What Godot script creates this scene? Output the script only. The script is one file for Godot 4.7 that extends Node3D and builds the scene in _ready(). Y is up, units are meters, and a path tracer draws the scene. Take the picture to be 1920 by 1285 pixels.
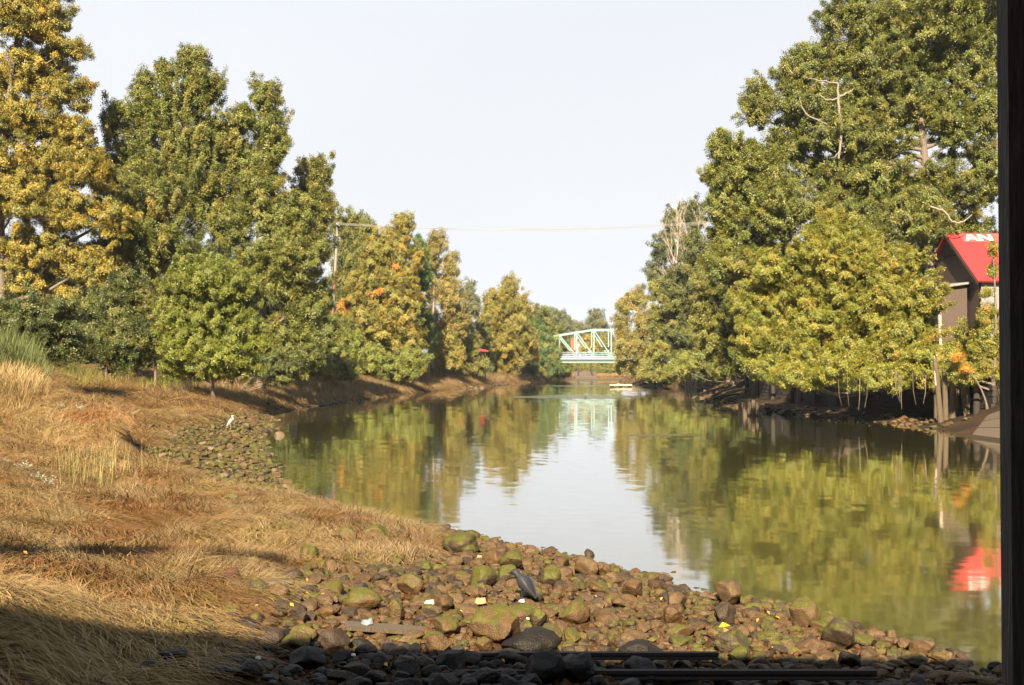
extends Node3D
# A tidal river seen from under a trestle bridge in early autumn. Units are metres, y is up, the camera looks along -z and the water lies at y = 0.

const EYE := 3.5
var rng := RandomNumberGenerator.new()
var nz := FastNoiseLite.new()
var M := {}
var used := {}
var total := 0
var XL := PackedFloat32Array()
var XR := PackedFloat32Array()
var NL := PackedFloat32Array()
var NR := PackedFloat32Array()
var GX := PackedFloat32Array()
const D0 := -120.0
const DS := 0.25
const DN := 5600

# left shore, right shore and the edge of the dry grass: (distance ahead, x) pairs
var SHORE_L := PackedFloat32Array([-120, 22, -20, 16, 5, 9, 10, 6.3, 12.5, 5.2, 14.5, 5.0, 16, 3.95, 17.2, 3.4, 18, 2.5, 19.1, 2.1, 20.9, 0.95, 23.5, -0.85, 25.4, -2.2, 28.7, -4.2, 32.4, -6.2, 41, -8.75, 48.7, -10.6, 60, -13, 71, -14.8, 80, -17, 93, -16.9, 105, -15.3, 120, -14, 137, -12.5, 160, -8, 190, -1.5, 226, 4.1, 250, 8.5, 277, 11.5, 281, 15, 285, 40, 292, 90, 310, 220, 340, 900, 1300, 4000])
var SHORE_R := PackedFloat32Array([-120, 30, 20, 25.5, 45, 23.4, 55.8, 22.9, 68, 22.5, 75, 20.5, 86, 18.8, 95, 18.2, 108, 18.2, 120, 19.6, 128, 22, 140, 24.5, 171, 26, 185, 22.5, 195, 20.5, 205, 20.6, 230, 22, 250, 23.5, 262, 30, 270, 60, 280, 130, 300, 400, 340, 2000, 1300, 9000])
var GRASS_L := PackedFloat32Array([-120, 4, 0, -2.5, 10, -3.2, 12, -3.1, 15, -3.2, 16.4, -3.4, 17.5, -4.0, 18.6, -3.3, 19.5, -1.6, 22, -1.4, 24.2, -1.75, 25.4, -2.3, 28.7, -4.3, 30.5, -5.4, 31.5, -7, 33, -9.2, 40, -12, 46, -14, 54, -16.5, 60, -16.2, 70, -16.2, 80, -18, 93, -17.8, 105, -16.2, 120, -14.8, 160, -8.8, 226, 3.4, 277, 11, 285, 38, 310, 200, 340, 880, 1300, 4000])
var SCARP := PackedFloat32Array([40, -13.2, 44, -14.4, 46, -16.4, 48, -18.2, 50, -19.6, 56, -22.0, 62, -24.6, 70, -28])   # edge of the grassy terrace
var PROF_NEAR := PackedFloat32Array([0, 0.0, 1, 0.05, 2, 0.13, 5, 0.3, 9, 0.85, 14, 2.0, 20, 3.1, 30, 3.6, 60, 4.0, 400, 6])
var PROF_FAR := PackedFloat32Array([0, 0.0, 0.6, 0.12, 1.5, 0.5, 3, 0.95, 5, 1.45, 8, 1.95, 30, 3.3, 400, 6])
var PROF_WALL := PackedFloat32Array([0, 0.0, 1.6, 0.28, 3.4, 0.5, 4.6, 2.3, 10, 2.8, 40, 4.2, 400, 6])
var PROF_RIGHT := PackedFloat32Array([0, 0.0, 1, 0.3, 2.2, 1.0, 3.5, 1.5, 6, 2.4, 12, 3.4, 40, 4.6, 400, 6])

class Buf:
	var v := PackedVector3Array()
	var n := PackedVector3Array()
	var c := PackedColorArray()
	var u := PackedVector2Array()
	var i := PackedInt32Array()

func lut(t: PackedFloat32Array, s: float) -> float:
	var k := t.size()
	if s <= t[0]:
		return t[1]
	for j in range(2, k, 2):
		if s <= t[j]:
			var f := (s - t[j - 2]) / (t[j] - t[j - 2])
			return lerpf(t[j - 1], t[j + 1], f)
	return t[k - 1]

func idx(d: float) -> int:
	return clampi(int((d - D0) / DS), 0, DN - 1)

func ground_y(x: float, z: float) -> float:
	var d := -z
	var k := idx(d)
	var sl := (XL[k] - x) * NL[k]
	var sr := (x - XR[k]) * NR[k]
	var h := 0.0
	if sl > 0.0 and sl > sr:
		var t := smoothstep(46.0, 74.0, d)
		h = lerpf(lut(PROF_NEAR, sl), lut(PROF_FAR, sl), t)
		if d < 90.0:
			var q := lut(SCARP, d) - x + 0.9 * nz.get_noise_2d(x * 14.0, d * 22.0)
			h += 1.6 * smoothstep(-0.25, 0.35, q) * (1.0 - smoothstep(4.0, 11.0, q)) * smoothstep(39.0, 45.5, d) * (1.0 - smoothstep(61.0, 68.0, d))
			var g := smoothstep(0.0, 1.5, GX[k] - x)
			h += nz.get_noise_2d(x * 9.0, d * 9.0) * 0.3 * g * smoothstep(1.0, 4.0, sl)
			h += nz.get_noise_2d(x * 34.0 + 50.0, d * 34.0) * 0.1 * smoothstep(0.4, 2.0, sl)
		else:
			h += nz.get_noise_2d(x * 9.0, d * 9.0) * 0.4 * smoothstep(0.8, 4.0, sl)
	elif sr > 0.0:
		var w := smoothstep(61.0, 66.0, d) * (1.0 - smoothstep(114.0, 124.0, d))
		h = lerpf(lut(PROF_RIGHT, sr), lut(PROF_WALL, sr), w)
		h += nz.get_noise_2d(x * 12.0, d * 12.0) * 0.3 * smoothstep(0.2, 3.0, sr)
		h += nz.get_noise_2d(x * 50.0, d * 50.0) * 0.12 * smoothstep(0.1, 1.0, sr)
	else:
		h = -minf(1.6, 0.01 + 0.11 * minf(-sl, -sr))
	return h

func at(px: float, py: float, d: float) -> Vector3:   # the point at that distance ahead which the photograph shows there
	return Vector3((px - 960.0) / 2200.0 * d, EYE + (682.0 - py) / 2200.0 * d, -d)

func hit(px: float, py: float) -> Vector3:            # where that line of sight meets the ground or the water
	var d := 8.0
	while d < 330.0:
		var p := at(px, py, d)
		if p.y <= maxf(0.0, ground_y(p.x, p.z)):
			break
		d *= 1.004
	var q := at(px, py, d)
	q.y = ground_y(q.x, q.z)
	return q

func numbered(called: String) -> String:
	if not used.has(called):
		used[called] = 0
		return called
	used[called] += 1
	return "%s_%03d" % [called, used[called]]

func tag(o: Node3D, label: String, category: String, group := "") -> Node3D:
	o.set_meta("label", label)
	o.set_meta("category", category)
	if group != "":
		o.set_meta("group", group)
	return o

func thing(called: String, label: String, category: String, where := Vector3.ZERO, turn := 0.0, group := "") -> Node3D:
	var o := Node3D.new()
	o.name = numbered(called)
	add_child(o)
	o.position = where
	o.rotation.y = turn
	tag(o, label, category, group)
	return o

func mesh_of(b: Buf) -> ArrayMesh:
	var a := []
	a.resize(Mesh.ARRAY_MAX)
	a[Mesh.ARRAY_VERTEX] = b.v
	if b.n.size() != b.v.size():
		b.n = normals(b.v, b.i)
	a[Mesh.ARRAY_NORMAL] = b.n
	if b.c.size() == b.v.size():
		a[Mesh.ARRAY_COLOR] = b.c
	if b.u.size() == b.v.size():
		a[Mesh.ARRAY_TEX_UV] = b.u
	a[Mesh.ARRAY_INDEX] = b.i
	var m := ArrayMesh.new()
	m.add_surface_from_arrays(Mesh.PRIMITIVE_TRIANGLES, a)
	return m

func normals(v: PackedVector3Array, ix: PackedInt32Array) -> PackedVector3Array:
	var n := PackedVector3Array()
	n.resize(v.size())
	for j in range(0, ix.size(), 3):
		var f := (v[ix[j + 2]] - v[ix[j]]).cross(v[ix[j + 1]] - v[ix[j]])
		n[ix[j]] += f
		n[ix[j + 1]] += f
		n[ix[j + 2]] += f
	for j in n.size():
		n[j] = n[j].normalized() if n[j].length_squared() > 0.0 else Vector3.UP
	return n

func obj(called: String, m: Mesh, mat: Material, parent: Node = null) -> MeshInstance3D:
	var o := MeshInstance3D.new()
	o.mesh = m
	o.material_override = mat
	if parent == null:
		o.name = numbered(called)
		add_child(o)
	else:
		o.name = called
		parent.add_child(o, true)
	return o

func tube(b: Buf, pts: PackedVector3Array, r: PackedFloat32Array, sides := 6, caps := true) -> void:
	var n := pts.size()
	var side := Vector3.ZERO
	var first := b.v.size()
	for k in n:
		var dir := (pts[mini(k + 1, n - 1)] - pts[maxi(k - 1, 0)]).normalized()
		if side == Vector3.ZERO:
			side = dir.cross(Vector3.RIGHT if absf(dir.x) < 0.8 else Vector3.FORWARD).normalized()
		side = (side - dir * dir.dot(side)).normalized()
		var other := dir.cross(side)
		for s in sides:
			var a := TAU * s / sides
			var o := side * cos(a) + other * sin(a)
			b.v.append(pts[k] + o * r[k])
			b.n.append(o)
			b.u.append(Vector2(float(s) / sides, k * 0.5))
	for k in n - 1:
		for s in sides:
			var p := first + k * sides + s
			var q := first + k * sides + (s + 1) % sides
			b.i.append_array(PackedInt32Array([p, p + sides, q, q, p + sides, q + sides]))
	if caps:
		for e in [0, n - 1]:
			var c := b.v.size()
			var dir := (pts[n - 1] - pts[n - 2]).normalized() if e else (pts[0] - pts[1]).normalized()
			b.v.append(pts[e])
			b.n.append(dir)
			b.u.append(Vector2(0.5, 0.5))
			for s in sides:
				b.v.append(b.v[first + e * sides + s])
				b.n.append(dir)
				b.u.append(Vector2(0.5, 0.5))
			for s in sides:
				if e:
					b.i.append_array(PackedInt32Array([c, c + 1 + (s + 1) % sides, c + 1 + s]))
				else:
					b.i.append_array(PackedInt32Array([c, c + 1 + s, c + 1 + (s + 1) % sides]))

func quad(b: Buf, p: Vector3, q: Vector3, r: Vector3, s: Vector3) -> void:   # clockwise from outside
	var k := b.v.size()
	var n := (r - p).cross(q - p).normalized() if (r - p).cross(q - p).length() > 0 else Vector3.UP
	for x in [p, q, r, s]:
		b.v.append(x)
		b.n.append(n)
	b.u.append_array(PackedVector2Array([Vector2(0, 0), Vector2(0, 1), Vector2(1, 1), Vector2(1, 0)]))
	b.i.append_array(PackedInt32Array([k, k + 1, k + 2, k, k + 2, k + 3]))

func box(b: Buf, t: Transform3D, size: Vector3) -> void:
	var h := size / 2
	var c: Array[Vector3] = []
	for x in [-1, 1]:
		for y in [-1, 1]:
			for z in [-1, 1]:
				c.append(t * Vector3(h.x * x, h.y * y, h.z * z))
	quad(b, c[1], c[3], c[7], c[5])
	quad(b, c[4], c[6], c[2], c[0])
	quad(b, c[5], c[7], c[6], c[4])
	quad(b, c[0], c[2], c[3], c[1])
	quad(b, c[3], c[2], c[6], c[7])
	quad(b, c[0], c[1], c[5], c[4])

func beam(b: Buf, p: Vector3, q: Vector3, w: float, h: float) -> void:
	var z := (q - p).normalized()
	var x := (Vector3.UP if absf(z.y) < 0.95 else Vector3.RIGHT).cross(z).normalized()
	box(b, Transform3D(Basis(x, z.cross(x), z), (p + q) / 2), Vector3(w, h, p.distance_to(q)))

func block(size: Vector3, at_: Vector3, bevel := 0.0) -> ArrayMesh:
	var b := Buf.new()
	box(b, Transform3D(Basis(), at_), size)
	return mesh_of(b)

func noise_tex(freq: float, lo: Color, hi: Color, seed_: int, size := 512, octaves := 5, normal := false, strength := 4.0, kind := FastNoiseLite.TYPE_SIMPLEX_SMOOTH) -> NoiseTexture2D:
	var t := NoiseTexture2D.new()
	t.width = size
	t.height = size
	t.seamless = true
	var f := FastNoiseLite.new()
	f.noise_type = kind
	f.seed = seed_
	f.frequency = freq
	f.fractal_octaves = octaves
	t.noise = f
	if normal:
		t.as_normal_map = true
		t.bump_strength = strength
	else:
		var g := Gradient.new()
		g.set_color(0, lo)
		g.set_color(1, hi)
		t.color_ramp = g
	return t

func mat(called: String, col: Color, rough := 0.8, vertex := false, tex: Texture2D = null, scale := 1.0, bump := 0.0, bump_tex: Texture2D = null, world := true) -> StandardMaterial3D:
	var m := StandardMaterial3D.new()
	m.resource_name = called
	m.albedo_color = col.linear_to_srgb()
	m.roughness = rough
	m.vertex_color_use_as_albedo = vertex
	if tex:
		m.albedo_texture = tex
	if bump > 0.0:
		m.heightmap_enabled = true
		m.heightmap_texture = bump_tex if bump_tex else tex
		m.heightmap_scale = bump
	if tex or bump > 0.0:
		m.uv1_triplanar = true
		m.uv1_world_triplanar = world
		m.uv1_scale = Vector3.ONE * scale
	M[called] = m
	return m

func leaf_mat(called: String, rough: float, back: Color) -> void:
	var m := mat(called, Color(1, 1, 1), rough, true)
	m.cull_mode = BaseMaterial3D.CULL_DISABLED
	m.backlight_enabled = true
	m.backlight = back

func _ready() -> void:
	# ---- camera, sky, sun, exposure
	var cam := Camera3D.new()
	cam.name = "camera"
	cam.position = Vector3(0, EYE, 0)
	cam.rotation.x = atan(39.5 / 2200.0)
	cam.fov = rad_to_deg(2.0 * atan(642.5 / 2200.0))
	cam.near = 0.1
	cam.far = 3000.0
	add_child(cam)
	cam.current = true
	var sky := ProceduralSkyMaterial.new()
	sky.sky_horizon_color = Color(0.1875, 0.1925, 0.1995).linear_to_srgb()
	sky.sky_top_color = Color(0.058, 0.084, 0.130).linear_to_srgb()
	sky.sky_curve = 2.0
	sky.ground_horizon_color = Color(0.10, 0.10, 0.08).linear_to_srgb()
	sky.ground_bottom_color = Color(0.06, 0.06, 0.05).linear_to_srgb()
	sky.sky_cover = noise_tex(0.006, Color.BLACK, Color.WHITE, 41, 1024, 4)
	sky.sky_cover_modulate = Color(0.13, 0.13, 0.125)
	var env := Environment.new()
	env.background_mode = Environment.BG_SKY
	env.sky = Sky.new()
	env.sky.sky_material = sky
	env.tonemap_mode = Environment.TONE_MAPPER_LINEAR
	env.tonemap_exposure = 4.9
	env.fog_enabled = true
	env.fog_density = 0.00008
	env.fog_light_color = Color(0.80, 0.86, 0.93)
	env.sdfgi_enabled = true
	env.ssao_enabled = true
	env.ssil_enabled = true
	var we := WorldEnvironment.new()
	we.name = "world"
	we.environment = env
	add_child(we)
	var sun := DirectionalLight3D.new()
	sun.name = "sun"
	sun.light_energy = 1.6
	sun.light_color = Color(1.0, 0.92, 0.79)
	sun.light_angular_distance = 0.5
	sun.shadow_enabled = true
	sun.sky_mode = DirectionalLight3D.SKY_MODE_LIGHT_ONLY
	sun.rotation_degrees = Vector3(-35, -7, 0)
	add_child(sun)
	rng.seed = 7
	nz.seed = 11
	nz.frequency = 0.02
	nz.fractal_octaves = 3
	tables()
	materials()
	ground()
	water()
	trestle()
	far_things()
	leaf_meshes()
	left_trees()
	right_trees()
	grass()
	shore_stones()
	bank_things()
	small_things()

func tables() -> void:
	for t in [XL, XR, NL, NR, GX]:
		t.resize(DN)
	XL.resize(DN); XR.resize(DN); NL.resize(DN); NR.resize(DN); GX.resize(DN)
	for k in DN:
		var d := D0 + k * DS
		XL[k] = lut(SHORE_L, d) + nz.get_noise_1d(d * 12.0) * minf(0.5, 0.25 + d * 0.003) * smoothstep(20.0, 30.0, d)
		XR[k] = lut(SHORE_R, d) + nz.get_noise_1d(d * 10.0 + 900.0) * 0.7
		GX[k] = lut(GRASS_L, d)
	for k in DN:
		var a := maxi(0, k - 6)
		var b := mini(DN - 1, k + 6)
		var w := (b - a) * DS
		NL[k] = 1.0 / sqrt(1.0 + pow((lut(SHORE_L, D0 + b * DS) - lut(SHORE_L, D0 + a * DS)) / w, 2))
		NR[k] = 1.0 / sqrt(1.0 + pow((lut(SHORE_R, D0 + b * DS) - lut(SHORE_R, D0 + a * DS)) / w, 2))

func materials() -> void:
	var grain := noise_tex(0.02, Color(0.62, 0.62, 0.62), Color(1, 1, 1), 3)
	var speck := noise_tex(0.05, Color(0.55, 0.54, 0.52), Color(1, 1, 1), 4)
	var relief := noise_tex(0.03, Color(0, 0, 0), Color(1, 1, 1), 5, 512, 6)
	mat("ground", Color(1, 1, 1), 0.9, true, speck, 0.9, 3.0, relief)
	mat("rock", Color(1, 1, 1), 0.62, true, speck, 2.2, 1.2, relief)
	mat("rock_dull", Color(1, 1, 1), 0.85, true, speck, 2.9, 1.0, relief)
	M.rock.metallic_specular = 0.35
	M.ground.metallic_specular = 0.25
	M.rock_dull.metallic_specular = 0.25
	mat("bark", Color(0.16, 0.125, 0.095), 0.9, false, grain, 1.1, 2.0, relief)
	mat("bark_pale", Color(0.23, 0.195, 0.155), 0.85, false, grain, 1.1, 1.5, relief)
	mat("bark_dead", Color(0.27, 0.225, 0.195), 0.85)
	mat("pile_wood", Color(0.098, 0.070, 0.040), 0.85, false, grain, 1.6, 1.5, relief)
	mat("pile_pale", Color(0.17, 0.135, 0.095), 0.8, false, grain, 1.6, 1.2, relief)
	M.pile_wood.uv1_scale = Vector3(5.0, 0.5, 5.0)
	M.pile_pale.uv1_scale = Vector3(5.0, 0.5, 5.0)
	mat("wall_wood", Color(0.028, 0.022, 0.016), 0.9, false, grain, 1.3, 1.2, relief)
	mat("dark_timber", Color(0.05, 0.045, 0.042), 0.85, false, grain, 5.0, 0.25, relief)
	M.dark_timber.uv1_scale = Vector3(7.0, 0.7, 7.0)
	mat("lit_board", Color(0.10, 0.093, 0.088), 0.85, false, grain, 5.0, 0.25, relief)  # weathered timber, lightened to carry the sky light on its edge
	M.lit_board.uv1_scale = Vector3(9.0, 0.7, 9.0)
	mat("rust", Color(0.035, 0.024, 0.018), 0.85, false, speck, 4.0, 0.4, relief)
	mat("concrete", Color(0.1, 0.076, 0.053), 0.85, false, grain, 0.9, 0.8, relief)
	mat("mud_slab", Color(0.1, 0.068, 0.040), 0.9, false, speck, 0.8, 3.0, relief)
	mat("mint", Color(0.120, 0.190, 0.197), 0.6)
	mat("bridge_dark", Color(0.035, 0.05, 0.045), 0.7)
	mat("brown_board", Color(0.070, 0.043, 0.030), 0.8, false, grain, 0.8)
	mat("red_roof", Color(0.25, 0.011, 0.013), 0.8, false, noise_tex(0.006, Color(0.86, 0.86, 0.86), Color(1, 1, 1), 8), 0.4)
	mat("red_pale", Color(0.30, 0.045, 0.04), 0.6)
	mat("white_paint", Color(0.2, 0.2, 0.195), 0.7, false, grain, 0.8)
	mat("grey_board", Color(0.22, 0.21, 0.2), 0.8, false, grain, 1.0)
	mat("trim", Color(0.30, 0.25, 0.2), 0.8)
	mat("brick", Color(0.36, 0.12, 0.06), 0.9, false, speck, 0.8)
	mat("orange_paint", Color(0.15, 0.05, 0.03), 0.8)
	mat("black_feather", Color(0.010, 0.010, 0.014), 0.6)
	mat("grey_feather", Color(0.16, 0.165, 0.18), 0.8)
	mat("white_feather", Color(0.36, 0.34, 0.3), 0.8)
	mat("bill", Color(0.22, 0.16, 0.05), 0.5)
	mat("white_scrap", Color(0.5, 0.48, 0.45), 0.6)
	mat("clay", Color(0.34, 0.15, 0.075), 0.85)
	mat("wire", Color(0.18, 0.165, 0.15), 0.4)
	mat("slate", Color(0.1, 0.12, 0.13), 0.4)
	leaf_mat("leaf", 0.42, Color(0.5, 0.5, 0.5))
	leaf_mat("leaf_far", 0.6, Color(0.4, 0.4, 0.4))
	leaf_mat("blade", 0.7, Color(0.25, 0.25, 0.25))
	M.leaf.metallic_specular = 0.45
	M.blade.metallic_specular = 0.2

# ---- the setting
func ground() -> void:
	var nx := 440
	var nd := 580
	var b := Buf.new()
	b.v.resize((nx + 1) * (nd + 1))
	b.c.resize(b.v.size())
	b.i.resize(nx * nd * 6)
	var p := 0
	for j in nd + 1:
		var t := -0.62 + 1.62 * j / nd
		var d := 16.0 + 3.7 * sinh(6.35 * t)
		for i in nx + 1:
			var s := -1.0 + 2.0 * i / nx
			var x := -3.0 + 3.6 * sinh(6.1 * s)
			b.v[p] = Vector3(x, ground_y(x, -d), -d)
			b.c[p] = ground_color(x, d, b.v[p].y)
			p += 1
	var q := 0
	for j in nd:
		for i in nx:
			var k := j * (nx + 1) + i
			b.i[q] = k
			b.i[q + 1] = k + nx + 1
			b.i[q + 2] = k + 1
			b.i[q + 3] = k + 1
			b.i[q + 4] = k + nx + 1
			b.i[q + 5] = k + nx + 2
			q += 6
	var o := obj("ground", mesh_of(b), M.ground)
	tag(o, "muddy river banks with matted dry grass and a stony shore", "ground")
	o.set_meta("kind", "structure")

func ground_color(x: float, d: float, h: float) -> Color:
	var k := idx(d)
	var n := nz.get_noise_2d(x * 20.0, d * 20.0)
	var n2 := nz.get_noise_2d(x * 70.0 + 9.0, d * 70.0)
	var mud := Color(0.080, 0.044, 0.020).lerp(Color(0.048, 0.028, 0.014), clampf(0.5 + n2, 0, 1))
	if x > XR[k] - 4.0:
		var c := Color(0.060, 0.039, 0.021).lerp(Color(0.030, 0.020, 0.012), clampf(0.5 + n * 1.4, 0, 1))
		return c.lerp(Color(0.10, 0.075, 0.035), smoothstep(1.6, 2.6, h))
	var grassy := smoothstep(-0.25, 0.5, GX[k] - x)
	var straw := Color(0.19, 0.118, 0.054).lerp(Color(0.13, 0.066, 0.030), clampf(0.5 + n * 1.6, 0, 1))
	if d > 26.0:
		var algae := Color(0.05, 0.055, 0.012).lerp(Color(0.085, 0.06, 0.03), clampf(0.45 + n2 * 1.6, 0, 1))
		mud = mud.lerp(algae, 0.8)
	var out_ := mud.lerp(straw, grassy)
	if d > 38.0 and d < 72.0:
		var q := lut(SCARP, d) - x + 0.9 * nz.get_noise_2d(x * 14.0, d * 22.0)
		out_ = out_.lerp(Color(0.030, 0.019, 0.011), smoothstep(-2.2, -0.9, q) * (1.0 - smoothstep(0.3, 0.5, q)) * smoothstep(39.0, 45.0, d) * (1.0 - smoothstep(61.0, 68.0, d)))  # bare dark mud, with the shadow of the terrace edge painted in
	return out_

func water() -> void:
	var b := Buf.new()
	var nx := 380
	var nd := 520
	for j in nd + 1:
		var t := float(j) / nd
		var d := -110.0 + 122.0 * minf(1.0, t * 12.0) if t < 1.0 / 12.0 else 12.0 + 1.9 * sinh(6.75 * (t - 1.0 / 12.0) / (11.0 / 12.0))
		for i in nx + 1:
			var e := -1.0 + 2.0 * i / nx
			var x := 1.0 + 6.0 * sinh(4.9 * e)
			var calm := 0.0012 * smoothstep(8.0, 30.0, d)
			var gust := 0.6 + 0.8 * clampf(nz.get_noise_2d(x * 2.5 + 40.0, d * 4.0) * 2.0 + 0.5, 0.0, 1.5)
			var n1 := nz.get_noise_2d(x * 15.0, d * 26.0) * calm + nz.get_noise_2d(x * 52.0, d * 100.0) * 0.003 * gust
			var n2 := nz.get_noise_2d(x * 15.0 + 500.0, d * 26.0) * calm * 1.6 + nz.get_noise_2d(x * 52.0 + 700.0, d * 100.0) * 0.010 * gust
			b.v.append(Vector3(x, 0, -d))
			b.n.append(Vector3(n1, 1, n2).normalized())
	for j in nd:
		for i in nx:
			var k := j * (nx + 1) + i
			b.i.append_array(PackedInt32Array([k, k + nx + 1, k + 1, k + 1, k + nx + 1, k + nx + 2]))
	var m := mat("water", Color(0.050, 0.047, 0.016), 0.06)
	m.metallic_specular = 0.78
	m.clearcoat_enabled = true
	m.clearcoat = 1.0
	m.clearcoat_roughness = 0.045
	m.normal_enabled = true
	m.normal_texture = noise_tex(0.012, Color.BLACK, Color.WHITE, 21, 1024, 4, true, 3.0)
	m.normal_scale = 0.05
	m.uv1_triplanar = true
	m.uv1_world_triplanar = true
	m.uv1_scale = Vector3(1.0 / 11.0, 1.0, 1.0 / 7.0)
	var o := obj("river", mesh_of(b), m)
	tag(o, "calm tidal river reflecting the trees and sky", "water")
	o.set_meta("kind", "structure")
	# patches where the wind roughens the water
	var r := m.duplicate() as StandardMaterial3D
	r.normal_texture = noise_tex(0.03, Color.BLACK, Color.WHITE, 22, 512, 4, true, 8.0)
	r.normal_scale = 1.8
	r.uv1_scale = Vector3(1.0 / 5.0, 1.0, 1.0 / 3.0)
	r.roughness = 0.12
	r.clearcoat_enabled = false
	for w in [[1085.0, 744.5, 130.0, 3.4], [1240.0, 816.0, 72.0, 2.0], [1090.0, 724.0, 80.0, 1.2], [1110.0, 713.0, 70.0, 2.2]]:
		var c := Buf.new()
		var n := 40
		c.v.append(at_water(w[0], w[1]))
		for k in n:
			var a := TAU * k / n
			var e := 1.0 + 0.35 * nz.get_noise_2d(k * 30.0, w[0])
			c.v.append(at_water(w[0] + cos(a) * w[2] * e, w[1] + sin(a) * w[3] * e))
			c.i.append_array(PackedInt32Array([0, 1 + k, 1 + (k + 1) % n]))
		for k in c.v.size():
			c.n.append(Vector3.UP)
		obj("ripples", mesh_of(c), r, o)

func at_water(px: float, py: float) -> Vector3:
	var d := EYE * 2200.0 / (py - 682.0)
	return Vector3((px - 960.0) / 2200.0 * d, 0.004, -d)

# ---- the bridge overhead, of which one pile stands in view
func trestle() -> void:
	var o := thing("trestle_bridge", "dark timber bridge pile standing at the right edge, its deck overhead out of view", "bridge", Vector3(0, 0, -2.1))
	var b := Buf.new()
	box(b, Transform3D(Basis(), Vector3(1.19, 3.1, -0.21)), Vector3(0.32, 6.8, 0.28))
	obj("pile", mesh_of(b), M.dark_timber, o)
	b = Buf.new()
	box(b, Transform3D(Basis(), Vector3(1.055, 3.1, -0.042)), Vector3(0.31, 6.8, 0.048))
	obj("facing_board", mesh_of(b), M.lit_board, o)
	b = Buf.new()
	box(b, Transform3D(Basis(), Vector3(10, 6.9, 10.9)), Vector3(110, 0.8, 23.5))
	var deck := obj("deck", mesh_of(b), M.dark_timber, o)
	deck.rotation.y = 0.13
	obj("added_abutment", block(Vector3(1.0, 7.0, 22.0), Vector3(-15.5, 3.2, 11.5)), M.concrete, o)  # unseen wall, added to keep sky light off the ground below
	b = Buf.new()
	beam(b, Vector3(-7.9, 7.3, 0.3), Vector3(-7.6, 12.2, 0.2), 0.5, 0.5)
	obj("shadow_post", mesh_of(b), M.dark_timber, o)  # unseen post, added to cast the shadow on the left grass
	b = Buf.new()
	box(b, Transform3D(Basis.from_euler(Vector3(0, 0.3, 0.2)), Vector3(-7.7, 11.0, 0.2)), Vector3(1.15, 2.0, 0.4))
	beam(b, Vector3(-7.7, 10.2, 0.2), Vector3(-6.2, 11.7, 0.2), 0.16, 0.16)
	box(b, Transform3D(Basis.from_euler(Vector3(0, 0, -0.6)), Vector3(-6.2, 11.8, 0.2)), Vector3(0.5, 1.3, 0.3))
	obj("shadow_shapes", mesh_of(b), M.dark_timber, o)  # unseen box and arm, shaped for the outline of that shadow

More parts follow.
